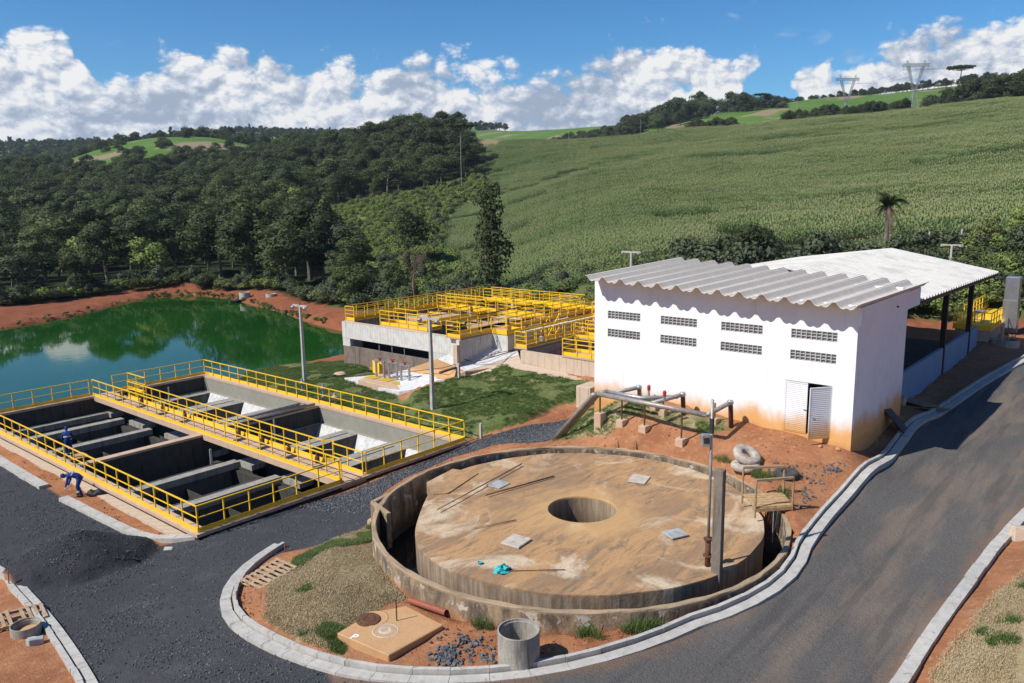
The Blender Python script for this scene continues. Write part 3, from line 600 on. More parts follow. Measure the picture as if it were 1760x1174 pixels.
# ------------------------------------------------------------------ railings
POST = MB().box(-.025, .025, -.025, .025, -.12, 1.1).mesh('rail_post', M['yellow'])
def railing(P, label, step=1.15, mids=(.56,), toe=.2, closed=False, group='yellow guard railings', h=1.1, gapend=False):
    P = [Vector(p) for p in P]
    if closed: P.append(P[0])
    b = P[0].copy(); root = empty('railing', b, label=label, cat='railing', group=group)
    done = set()
    for s, (a, c) in enumerate(zip(P[:-1], P[1:])):
        L = (c - a).length; n = max(1, round(L / step))
        for i in range(n + 1):
            q = a + (c - a) * (i / n) - b; key = (round(q.x, 2), round(q.y, 2))
            if key in done: continue
            done.add(key)
            o = inst('post', POST, root, q, (0, 0, math.atan2((c - a).y, (c - a).x))); o.scale = (1, 1, h / 1.1)
        MB().bar(a - b + Vector((0, 0, h)), c - b + Vector((0, 0, h)), .05).build('top_rail', M['yellow'], root)
        for mz in mids: MB().bar(a - b + Vector((0, 0, h * mz)), c - b + Vector((0, 0, h * mz)), .035).build('mid_rail', M['yellow'], root)
        if toe:
            n2 = Vector((-(c - a).y, (c - a).x, 0)).normalized() * .032
            MB().bar(a - b + n2 + Vector((0, 0, toe / 2 + .01)), c - b + n2 + Vector((0, 0, toe / 2 + .01)), .008, toe).build('toe_board', M['yellow'], root)
    return root

# ------------------------------------------------------------------ big rectangular basin
def basin():
    x0, x1, y0, y1 = TK; t = .28
    r = empty('settling_basin', (x0, y0, 0), label='large sunken rectangular concrete basin full of dark troughs, beside the pond', cat='basin')
    def B(nm, m, *a, **k):
        a = list(a); a[0] -= x0; a[1] -= x0; a[2] -= y0; a[3] -= y0
        return MB().box(*a).build(nm, M[m], r, **k)
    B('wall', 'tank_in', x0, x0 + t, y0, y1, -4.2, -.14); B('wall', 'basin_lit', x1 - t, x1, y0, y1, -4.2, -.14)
    B('wall', 'tank_in', x0 + t, x1 - t, y0, y0 + t, -4.2, -.14); B('wall', 'tank_in', x0 + t, x1 - t, y1 - t, y1, -4.2, -.14)
    B('coping', 'coping', x0 - .25, x0 + t + .03, y0 - .2, y1 + .1, -.14, 0); B('coping', 'coping', x1 - t - .03, x1 + .15, y0 - .2, y1 + .1, -.14, 0)
    B('coping', 'coping', x0 + t + .03, x1 - t - .03, y0 - .2, y0 + t, -.14, .002); B('coping', 'coping', x0 + t + .03, x1 - t - .03, y1 - t, y1 + .1, -.14, .002)
    B('outer_footing', 'dusty_con', x0 - .42, x0 - .003, y0 - .45, y1, -1, -.42)
    B('floor', 'tank_in', x0 + t, x1 - t, y0 + t, y1 - t, -4.25, -4.0)
    B('dividing_wall', 'tank_in', x0 + t, x1 - t, 41.30, 41.76, -4.0, -.14); B('wall_cap', 'coping', x0 + t, x1 - t, 41.28, 41.78, -.14, -.02)
    B('centre_wall', 'tank_in', 21.75, 22.05, y0 + t, 41.28, -4.0, -1.5); B('centre_wall', 'tank_in', 21.75, 22.05, 41.78, y1 - t, -4.0, -1.5)
    # walkway bridge on top
    B('bridge_deck', 'coping', 21.6, 22.98, y0 - .1, y1 - t - .03, -.30, .03)
    for y in (31.5, 33.9, 36.3, 38.6, 44.5, 47.2, 50.0, 52.8):
        g = MB().box(-.28, .28, -.20, .20, 0, .02).build('grating', M['dark_steel'], r); g.location = (22.3 - x0, y - y0, .032)
        v = MB().lathe([(0, 0), (.12, 0), (.12, .32), (.06, .34), (.05, .5), (0, .5)], n=12).build('valve_stem', M['rust'], r, smooth=False); v.location = (22.6 - x0, y + .6 - y0, .034)
    # troughs: beams in the near (dark) half, square hoppers in the far half
    for y in (30.6, 34.55, 38.45, 44.5, 48.35, 52.2, 54.6): 
        B('beam', 'beam_top', x0 + t, 22.09, y, y + .55, -1.45, -1.1); B('beam', 'tank_in', x0 + t, 21.55, y + .66, y + .86, -1.6, -1.14)
        for xa in (16.6, 18.9): B('baffle', 'tank_in', xa, xa + .06, max(y0 + t, y - 2.9), y, -2.6, -1.7)
        B('trough_wall', 'hopper_shade', x0 + t, 21.55, y + .05, y + .3, -2.5, -1.45); B('trough_foot', 'tank_in', x0 + t, 21.55, y + .1, y + .25, -4.0, -2.5); B('channel_floor', 'hopper_shade', x0 + t, 21.55, y + .3, y + 1.5, -2.5, -2.42)  # tones step darker downwards, painting in the shade below the beams
    B('inlet_ledge', 'beam_top', x0 + t, x0 + t + .55, y0 + t, 41.28, -1.9, -1.15); B('inlet_ledge', 'beam_top', x0 + t, x0 + t + .55, 41.78, y1 - t, -1.9, -1.15)
    # far half: plateau with square hopper mouths, sloped sides
    def half(ya, yb, mouths):
        hx0, hx1 = 23.2, 29.25; edges = [ya] + [v for m in mouths for v in m] + [yb]
        for i in range(0, len(edges), 2):
            if edges[i + 1] - edges[i] > .05:
                B('beam', 'beam_top', hx0 - 1.1, hx1, edges[i], edges[i + 1], -1.4, -1.1)
                if edges[i + 1] - edges[i] > 1.1:
                    ym = (edges[i] + edges[i + 1]) / 2; B('beam_groove', 'tank_in', hx0 - .6, hx1 - .2, ym - .06, ym + .06, -1.098, -1.09)
        B('beam', 'beam_top', hx1, x1 - t, ya, yb, -1.4, -1.1)
        for (a, b) in mouths:
            cxx, cyy = (hx0 + hx1) / 2 - x0, (a + b) / 2 - y0; mb = MB()
            T_ = [(hx0 - x0, a - y0), (hx1 - x0, a - y0), (hx1 - x0, b - y0), (hx0 - x0, b - y0)]; q = .42
            top = [(x, y, -1.1) for x, y in T_]; bot = [(cxx + (x - cxx) * .45, cyy + (y - cyy) * .7, -3.6) for x, y in T_]
            mb.add(top + bot, [(0, 1, 5, 4), (2, 3, 7, 6), (3, 0, 4, 7), (4, 5, 6, 7)]).build('hopper', M['hopper_shade'], r); MB().add([top[1], top[2], bot[2], bot[1]], [(0, 1, 2, 3)]).build('hopper_sunlit_slope', M['hopper'], r)  # far slope gets the painted sunlit tone, other faces the shaded one
            for xe in (hx0,):
                B('hopper_wall', 'tank_in', xe - .25, xe, a, b, -2.4, -1.1)
    half(y0 + t, 41.28, [(30.4, 33.0), (34.6, 37.3), (38.7, 41.0)])
    half(41.78, y1 - t, [(43.1, 45.3), (46.9, 50.3 - .6), (51.6, 54.2)])
    for x in (24.0,): B('slim_post', 'galv', x, x + .07, 37.9, 37.97, -1.1, .9)
    B('slim_post', 'galv', 24.6, 24.67, 51.0, 51.07, -1.1, .7); B('slim_post', 'galv', 20.9, 21.0, 39.3, 39.4, -2.8, -.3)
    # round steel pipes laid along the dividing wall
    for k, yy in enumerate((41.40, 41.62, 41.52)):
        zz = .10 + (.2 if k == 2 else 0)
        MB().tube([(23.1 - x0, yy - y0, zz), (29.2 - x0 - k * .5, yy - y0, zz)], .09, 8).build('pipe', M['steel_pipe'], r, smooth=True)
basin()
x0, x1, y0, y1 = TK
railing([(21.5, y0 - .05, 0), (x0 - .1, y0 - .05, 0), (x0 - .1, y1, 0), (21.5, y1, 0)], 'yellow railing round the near left half of the basin, by the crouching worker')
railing([(23.05, y1, 0), (x1, y1, 0), (x1, y0 - .05, 0), (23.05, y0 - .05, 0)], 'yellow railing round the far right half of the basin, by the pond and lawn')
railing([(21.5, y0 - .05, .02), (21.68, y0 + .05, .02), (21.68, y1 - .1, .02)], 'near yellow railing of the bridge across the basin', step=1.1)
railing([(22.92, y0 + .03, .02), (22.92, 31.2, .02), (23.25, 31.6, .02), (22.92, 32.0, .02), (22.92, y1 - 2.6, .02), (24.1, y1 - 2.6, .02), (24.1, y1, .02)], 'far yellow railing of the bridge across the basin', step=1.1)

# ------------------------------------------------------------------ big round tank
def round_tank():
    r = empty('round_tank', (CT[0], CT[1], 0), label='big low round concrete tank with stained lid and open centre hole', cat='tank')
    o = Vector((CT[0], CT[1], 0)); ri, ro, zt = RO - .16, RO, 2.15; N = 160
    mb = MB(); a0, a1 = 0, 2 * math.pi
    for k in range(N):
        t = 2 * math.pi * k / N
        def jit(s): return .012 * math.sin(17 * t + s) + .008 * math.sin(41 * t + 2 * s)
        for rr, z in ((ro + .03, -.6), (ro + jit(1), zt - .03), (ro - .02 + jit(2), zt + jit(3)), (ri + .01 + jit(4), zt + jit(5)), (ri + jit(6), zt - .03), (ri, -.6)):
            mb.v.append((rr * math.cos(t), rr * math.sin(t), z))
    for k in range(N):
        for i in range(5):
            a = k * 6 + i; b = ((k + 1) % N) * 6 + i; mb.f.append((a, b, b + 1, a + 1))
    mb.build('outer_wall', M['ring_wall'], r)
    MB().lathe([(0, .3), (ri + .05, .3)], n=64).build('channel_water', M['water_dark'], r)
    # lid slab outline read as radius about the hole
    z = 1.95; hc = Vector((22.05, 15.72, z)); R0 = 1.22; sc_ = Vector((22.0, 15.76, z)); RS = 6.2
    def out(t):
        d = Vector((math.cos(t), math.sin(t), 0)); v = hc - sc_; bq = v.dot(d); rad = -bq + math.sqrt(bq * bq - v.dot(v) + RS * RS)
        w = Vector((hc.x - CT[0], hc.y - CT[1], 0)); bq = w.dot(d); lim = -bq + math.sqrt(bq * bq - w.dot(w) + (ri - .02) ** 2)
        # flattened towards the inlet notch
        g = math.cos(t - math.radians(128)); fl = 5.75 / g if g > .5 else 99
        q = rad + .02 * math.sin(9 * t) + .015 * math.sin(23 * t); return min((q ** -22 + fl ** -22) ** (-1 / 22), lim)
    mb = MB(); N = 144; rows = [.0, .25, .5, .75, 1.0]
    for k in range(N):
        t = 2 * math.pi * k / N; Ro = out(t); d = Vector((math.cos(t), math.sin(t), 0))
        ring = [(R0 - .02, -1.6), (R0 - .02, z - .05)] + [(R0 + (Ro - R0) * q, z + (.015 * math.sin(3 * t + 7 * q) if 0 < q < 1 else 0)) for q in rows] + [(Ro + .005, z - .03), (Ro - .02, .2)]
        for rr, zz in ring: mb.v.append((hc.x - CT[0] + d.x * rr, hc.y - CT[1] + d.y * rr, zz))
    m = 9
    for k in range(N):
        for i in range(m - 1):
            a = k * m + i; b = ((k + 1) % N) * m + i; mb.f.append((b, a, a + 1, b + 1))
    mb.build('lid_slab', M['slab'], r)
    MB().lathe([(0, -1.5), (R0 + .1, -1.5)], (hc.x - CT[0], hc.y - CT[1], 0), 32).build('shaft_water', M['water_dark'], r)
    # inlet notch box and bridge block at the far left
    def P(px, py, zz=2.15): q = un(px, py, zz); return (q[0] - CT[0], q[1] - CT[1])
    a = P(668, 848); b = P(640, 862); c = P(668, 882); d_ = P(690, 872)
    for p, q in ((a, b), (b, c)): MB().bar((*p, 1.5), (*q, 1.5), .16, 1.3).build('inlet_wall', M['ring_wall'], r)
    MB().prism([P(733, 822), P(778, 799), P(822, 806), P(770, 840), P(745, 842)], 1.5, 1.985).build('lid_bridge', M['slab'], r)
    # low concrete trough at the right, below the wooden platform
    MB().prism([P(1330, 862, 1.2), P(1352, 868, 1.2), P(1345, 930, 1.2), P(1315, 925, 1.2)], .2, 1.2).build('outlet_box', M['tank_in'], r)
    return r
round_tank()
ZS = 1.965
def on_slab(px, py, z=ZS): q = un(px, py, z); return Vector((q[0], q[1], z))
def slab_hatch(px, py, wpx, lab, m, h=.07, rz=.0, dx=.5, dy=.5):
    q = on_slab(px, py); o = MB().prism([(-dx, -dy), (dx * .96, -dy * .97), (dx, dy), (-dx * .98, dy * .95)], 0, h).build('hatch_cover', M[m], bevel=.012, label=lab, cat='hatch cover', group='square concrete hatch covers on the tank lid')
    o.location = q; o.rotation_euler = (0, 0, rz)
slab_hatch(857, 833, 0, 'small grey square cover beside the crossed poles, back left of the hole', 'hatch_grey', .04, .05, .36, .33)
slab_hatch(887, 932, 0, 'whitish raised square cover at the near left of the hole', 'hatch', .07, .12, .40, .36)
slab_hatch(1161, 919, 0, 'speckled grey square cover at the right of the lid, by the pole', 'hatch_grey', .06, -.45, .33, .30)
slab_hatch(1098, 824, 0, 'thin tan square cover at the back of the lid, right of the hole', 'hatch', .03, .25, .44, .36)
def rod(p, q, lab, name='wooden_pole', cat='pole', m='wood', r=.03, z=.05, zq=None):
    a, b = on_slab(*p), on_slab(*q); c = (a + b) / 2
    o = MB().tube([a - c + Vector((0, 0, z)), b - c + Vector((0, 0, zq if zq is not None else z))], r, 6).build(name, M[m], smooth=True, label=lab, cat=cat); o.location = c; return o
rod((752, 881), (897, 801), 'long pale pole lying over the small grey hatch', r=.028, z=.12, zq=.10)
rod((835, 855), (952, 820), 'reddish brown pole lying behind the centre hole', m='rust', r=.028, z=.09, zq=.04)
rod((812, 909), (887, 895), 'short thin stick lying left of the centre hole', m='wood', r=.018, z=.03)
rod((872, 982), (972, 980), 'thin rod lying next to the teal bag', m='rust', r=.012, z=.02)
def bag():
    q = on_slab(863, 981); mb = MB(); N = 14
    for i in range(7):
        v = i / 6 * math.pi / 2
        for k in range(N):
            t = 2 * math.pi * k / N; rr = .24 * math.cos(v) * (1 + .3 * math.sin(3 * t + 2 * i) + .15 * math.sin(7 * t))
            mb.v.append((rr * 1.1 * math.cos(t), rr * .8 * math.sin(t), .16 * math.sin(v) * (1 + .3 * math.sin(4 * t))))
    for i in range(6):
        for k in range(N): a = i * N + k; b = i * N + (k + 1) % N; mb.f.append((a, b, b + N, a + N))
    o = mb.build('plastic_bag', M['teal'], label='crumpled teal plastic bag lying on the tank lid', cat='plastic bag'); o.location = q
    o = MB().lathe([(0, .01), (.06, .01), (.08, .06), (.07, .065), (.055, .02), (0, .02)], n=12).build('small_tub', M['teal'], label='little round teal tub left of the plastic bag', cat='tub'); o.location = on_slab(825, 969)
bag()
def instrument_pole():
    b = on_slab(1216, 972); r = empty('instrument_pole', b, label='tall thin rusty pole with small grey box standing on the round tank', cat='pole')
    MB().tube([(0, 0, 0), (0, 0, 5.1)], .045, 8).build('upper_pipe', M['steel_pipe'], r, smooth=True)
    MB().tube([(0, 0, -.1), (0, 0, .9)], .085, 10).build('lower_pipe', M['rust'], r, smooth=True)
    for z in (.30, .82): MB().lathe([(0, 0), (.14, 0), (.14, .05), (0, .05)], (0, 0, z), 12).build('flange', M['rust'], r)
    bx = empty('_', (0, 0, 0)); bpy.data.objects.remove(bx)
    f = MB().box(-.13, .13, -.09, .09, 0, .36).build('meter_box', M['galv'], r, bevel=.015); f.location = (-.10, .12, 3.72); f.rotation_euler = (0, 0, FAZ - math.pi / 2)
    w = MB().box(-.08, .08, -.012, 0, .10, .27).build('window', M['dark_steel'], f); w.location = (0, -.09, 0)
    MB().box(-.05, .05, -.05, .05, 4.1, 4.55).build('bracket', M['dark_steel'], r)
    MB().tube([(.07, 0, 3.9), (.09, 0, 4.6), (.05, 0, 5.0)], .012, 5).build('cable', M['black'], r)
instrument_pole()
b = on_slab(1227, 985)
o = MB().box(-.115, .115, -.14, .14, -1.2, 3.15).build('concrete_post', concrete('post_concrete', (.24, .20, .16), (.17, .145, .12), (.09, .07, .055)), bevel=.012, label='square upright concrete post at the near edge of the tank lid', cat='post')
o.location = b + Vector((.12, -.03, 0)); o.rotation_euler = (0, 0, .05)
def wood_platform():
    z = 2.45; c = [un(1276, 849, z), un(1346, 847, z), un(1362, 868, z), un(1298, 873, z)]; o = np.mean(c, 0)
    r = empty('wooden_platform', o, label='small wooden plank platform with handrails at the right of the round tank', cat='platform')
    c = [Vector(p - o) for p in c]; n = 6
    for i in range(n):
        a, b = i / n + .008, (i + 1) / n - .008
        p = [c[0].lerp(c[3], a), c[1].lerp(c[2], a), c[1].lerp(c[2], b), c[0].lerp(c[3], b)]
        MB().prism([(v.x, v.y) for v in p], -.03 + random.uniform(-.008, .008), .01).build('plank', M['plank'], r)
    for a, b in ((0, 1), (3, 2)): MB().bar(c[a] - Vector((0, 0, .09)), c[b] - Vector((0, 0, .09)), .06, .12).build('joist', M['plank'], r)
    for k in range(4): MB().bar(c[k] + Vector((0, 0, -.35)), c[k] + Vector((0, 0, .95)), .055).build('post', M['wood'], r)
    for a, b in ((0, 1), (3, 2)): MB().bar(c[a] + Vector((0, 0, .97)), c[b] + Vector((0, 0, .97)), .10, .07).build('handrail', M['wood'], r)
    MB().bar(c[3].lerp(c[2], .5) - Vector((0, 0, 1.3)), c[3].lerp(c[2], .5), .03).build('rod', M['galv'], r)
wood_platform()

# ------------------------------------------------------------------ white building
def boxes_with_holes(mb, y_lo, y_hi, z_lo, z_hi, holes, x0, x1):
    ys = sorted({y_lo, y_hi, *[v for h in holes for v in h[:2]]}); zs = sorted({z_lo, z_hi, *[v for h in holes for v in h[2:]]})
    for a, b in zip(ys[:-1], ys[1:]):
        for c, d in zip(zs[:-1], zs[1:]):
            ym, zm = (a + b) / 2, (c + d) / 2
            if any(h[0] < ym < h[1] and h[2] < zm < h[3] for h in holes): continue
            mb.box(x0, x1, a, b, c, d)
XF, YR, YL, XB = 31.56, 9.65, 21.78, 38.3
def blockhouse():
    r = empty('white_building', (XF, YR, 3.0), label='tall white rendered building with wavy grey roof and block vents', cat='building')
    o = Vector((XF, YR, 3.0))
    win = []
    for (a, b) in ((19.25, 21.03), (16.39, 18.19), (13.41, 15.26), (10.39, 12.22)):
        for (c, d) in ((7.07, 7.45), (6.20, 6.59)): win.append((a, b, c, d))
    door = (10.46, 12.40, 3.2, 5.36)
    mb = MB(); boxes_with_holes(mb, YR, YL, 1.6, 8.55, win + [door], XF, XF + .2); mb.v = [tuple(Vector(v) - o) for v in mb.v]
    mb.build('front_wall', M['wall'], r)
    L = lambda x0, x1, y0, y1, z0, z1, nm, m='wall', **k: MB().box(x0 - o.x, x1 - o.x, y0 - o.y, y1 - o.y, z0 - o.z, z1 - o.z).build(nm, M[m], r, **k)
    L(XF + .2, XB, YR, YR + .2, 1.6, 8.45, 'side_wall'); L(XF + .2, XB, YL - .2, YL, 1.6, 8.7, 'side_wall'); L(XB - .2, XB, YR + .2, YL - .2, 1.6, 8.6, 'back_wall')
    L(XF - .0, XF + 2.2, YR - .10, YR - .002, 7.75, 8.5, 'beam'); L(XB + .002, XB + 2.0, YR, YR + .3, 7.62, 8.42, 'beam'); L(XF + .2, XB - .2, YR + .2, YL - .2, 3.0, 3.1, 'floor', 'tank_in')
    MB().add([(q[0] - o.x, q[1] - o.y, q[2] - o.z) for q in [(x, y, z) for x in (XF, XF + .2) for y, z in ((YR, 8.55), (YL, 8.55), (YL, 8.93))]], [(0, 1, 2), (5, 4, 3), (0, 3, 4, 1), (1, 4, 5, 2), (2, 5, 3, 0)]).build('wall_head', M['wall'], r)
    L(XF + .2, XB, YL - .2, YL, 8.7, 9.0, 'wall_head')
    # ventilation blocks: nine in each opening, each a frame with three slanted louvres
    bm = MB(); hw, hh, dp = .0, .0, .12; w, h = .198, .38; e = .018
    bm.box(0, dp, 0, e, 0, h); bm.box(0, dp, w - e, w, 0, h)
    for k in range(4): z = h * k / 3.0 - (e if k == 3 else 0); bm.add([(0, e, z), (0, w - e, z), (dp, w - e, z + .02), (dp, e, z + .02), (0, e, z + e), (0, w - e, z + e), (dp, w - e, z + e + .02), (dp, e, z + e + .02)], [(0, 3, 2, 1), (4, 5, 6, 7), (0, 1, 5, 4), (1, 2, 6, 5), (2, 3, 7, 6), (3, 0, 4, 7)])
    bm.box(dp * .75, dp, e, w - e, 0, h)
    bmesh_ = bm.mesh('vent_block', concrete('vent_block_concrete', (.46, .46, .45), (.38, .38, .37), (.28, .27, .26)))
    for (a, b, c, d) in win:
        f = MB().box(0, .14, -.0, b - a, -.0, .0).build('block_window', M['wall'], r); 
        f.data.clear_geometry(); fm = MB().box(.13, .15, 0, b - a, 0, d - c); f.data.from_pydata(fm.v, [], fm.f); f.data.materials.clear(); f.data.materials.append(M['dark_steel'])
        f.location = (0, a - o.y, c - o.z); n = 9; wd = (b - a) / n
        for k in range(n): inst('vent_block', bmesh_, f, (.012, k * wd, 0), scale=(1, wd / w, (d - c) / h))
    # double louvred door, right leaf ajar
    MB().box(-.01, .1, 0, .04, 0, 2.16).build('door_frame', M['door'], r).location = (0, door[0] - o.y, door[2] - o.z)
    MB().box(-.01, .1, -.04, 0, 0, 2.16).build('door_frame', M['door'], r).location = (0, door[1] - o.y, door[2] - o.z)
    MB().box(-.01, .1, .04, door[1] - door[0] - .04, 2.12, 2.16).build('door_frame', M['door'], r).location = (0, door[0] - o.y, door[2] - o.z)
    slat = MB().add([(-.012, 0, 0), (-.012, .84, 0), (.012, .84, .075), (.012, 0, .075), (-.018, 0, .004), (-.018, .84, .004), (.006, .84, .079), (.006, 0, .079)], [(0, 1, 2, 3), (4, 7, 6, 5), (0, 4, 5, 1), (3, 2, 6, 7), (0, 3, 7, 4), (1, 5, 6, 2)]).mesh('slat', M['door'])
    for yh, ang, sgn in ((door[1] - .04, 0, -1), (door[0] + .04, math.radians(-52), 1)):
        f = MB(); f.box(-.02, .02, 0, .05, 0, 2.10).box(-.02, .02, .88, .93, 0, 2.10).box(-.02, .02, .05, .88, 0, .06).box(-.02, .02, .05, .88, 2.04, 2.10)
        if sgn < 0: f.v = [(x, -y, z) for x, y, z in f.v]; f.f = [tuple(reversed(q)) for q in f.f]
        d = f.build('door_leaf', M['door'], r); d.location = (.0, yh - o.y, door[2] - o.z); d.rotation_euler = (0, 0, -ang if sgn > 0 else 0)
        for k in range(25): inst('slat', slat, d, (0, .045 if sgn > 0 else -.885, .07 + k * .079))
        hd = MB().bar((-.05, 0, 0), (-.05, .12, 0), .02).build('handle', M['galv'], d); hd.location = (0, .80 * sgn if sgn > 0 else -.92, 1.0)
    # fibre cement roof: one deep trough sheet after another
    prof = [(0, .21), (.05, .21), (.20, .04), (.27, .0), (.36, -.01), (.42, .035), (.50, .035), (.56, -.01), (.65, .0), (.72, .04), (.87, .21), (.955, .21)]
    def sheet(zF, zB, x0_, x1_, sl):
        mb = MB(); t = .022; N = len(prof)
        for x, z in ((x0_, zF), (x1_, zB)):
            for y, pz in prof: mb.v.append((x, y, z + pz + y * sl))
            for y, pz in prof: mb.v.append((x, y, z + pz + y * sl - t))
        for i in range(N - 1):
            mb.f += [(i, i + 2 * N, i + 1 + 2 * N, i + 1), (i + N, i + 1 + N, i + 1 + 3 * N, i + 3 * N), (i, i + 1, i + 1 + N, i + N), (i + 2 * N, i + 3 * N, i + 1 + 3 * N, i + 1 + 2 * N)]
        return mb
    n = 13; sp = 12.35 / n
    for k in range(n):
        f = (k) / n; y = 9.38 + k * sp; zF = 8.52 + .42 * f; zB = 8.46 + .72 * f
        o_ = sheet(zF - 3.0, zB - 3.0, 30.72 - XF + random.uniform(-.02, .02), 40.4 - XF + random.uniform(-.1, .1) - f * .6, .42 / 12.35).build('roof_sheet', M['fibre'], r); o_.location = (0, y - YR, 0)
        o_.scale = (1, sp / .95, 1)
    MB().bar((XB - XF, -.01, 4.92), (XB - XF, -.012, 4.98), .12).build('wall_socket', M['dark_steel'], r).location = (-1.7, 0, 0)
blockhouse()

# ------------------------------------------------------------------ open shed with white gable roof
def shed():
    X0, X1 = 40.7, 59.2; ya, ym, yb = 9.7, 16.2, 22.5
    zg = 2.7; r = empty('open_shed', (X0, ya, zg), label='open shed with white ribbed gable roof on black posts behind the building', cat='shed')
    lerp = lambda a, b, t: a + (b - a) * t
    n = 17; w = (X1 - X0) / n
    for side, (ye, z0e, z1e) in enumerate(((ya, 7.74, 7.48), (yb, 8.12, 7.92))):
        for k in range(n):
            mb = MB(); pts = []
            for q in range(2):
                for u, hgt in ((.0, 0), (.17, 0), (.195, .10), (.255, .10), (.28, 0)): pts.append(((q + u / .28 * .999) / 2, hgt))
            row = []
            for yy, za, zb in ((ye, z0e, z1e), (ym, 8.90, 8.76)):
                for u, hgt in pts:
                    xx = X0 + (k + u * .995) * w; row.append((xx - X0, yy - ya, lerp(za, zb, (xx - X0) / (X1 - X0)) + hgt - zg))
            m = len(pts); mb.v = row + [(x, y, z - .02) for x, y, z in row]
            for i in range(m - 1):
                f = [i, i + 1, m + i + 1, m + i]; mb.f.append(tuple(f if side == 0 else f[::-1])); g = [v + 2 * m for v in f]; mb.f.append(tuple(g[::-1] if side == 0 else g))
            mb.build('roof_sheet', M['white_sheet'], r)
    for ye, a, b in ((ya, 7.72, 7.46), (yb, 8.1, 7.9)): MB().bar((0, ye - ya + .06, a - zg - .11), (X1 - X0, ye - ya + .06, b - zg - .11), .06, .16).build('eave_beam', M['dark_steel'], r)
    for ya_, za_ in ((ya, 7.46), (yb, 7.9)): MB().bar((X1 - X0 + .03, ya_ - ya, za_ - zg - .02), (X1 - X0 + .03, ym - ya, 8.74 - zg), .05, .14).build('fascia', M['dark_steel'], r)
    for x in (43.2, 49.6, 56.0): MB().bar((x - X0, .3, 7.5 - zg), (x - X0, ym - ya, 8.75 - zg), .08, .2).build('rafter', M['dark_steel'], r); MB().bar((x - X0, ym - ya, 8.75 - zg), (x - X0, yb - ya - .3, 7.9 - zg), .08, .2).build('rafter', M['dark_steel'], r)
    for x in (43.2, 49.6, 56.0):
        for y, zt in ((10.55, 7.6), (21.6, 7.95)):
            if x > 45 or y > 15: MB().box(x - X0 - .13, x - X0 + .13, y - ya - .13, y - ya + .13, -.6, zt - zg).build('post', M['black'], r)
    for a, b in ((40.5, 49.4), (49.8, 55.8), (56.2, 58.4)): MB().box(a - X0, b - X0, 10.45 - ya, 10.62 - ya, -.6, 1.35).build('low_wall', M['blue_paint'], r)
    MB().box(.5, X1 - X0 - .6, 11.2 - ya, 21 - ya, -.4, .12).build('floor', M['tank_in'], r)
shed()

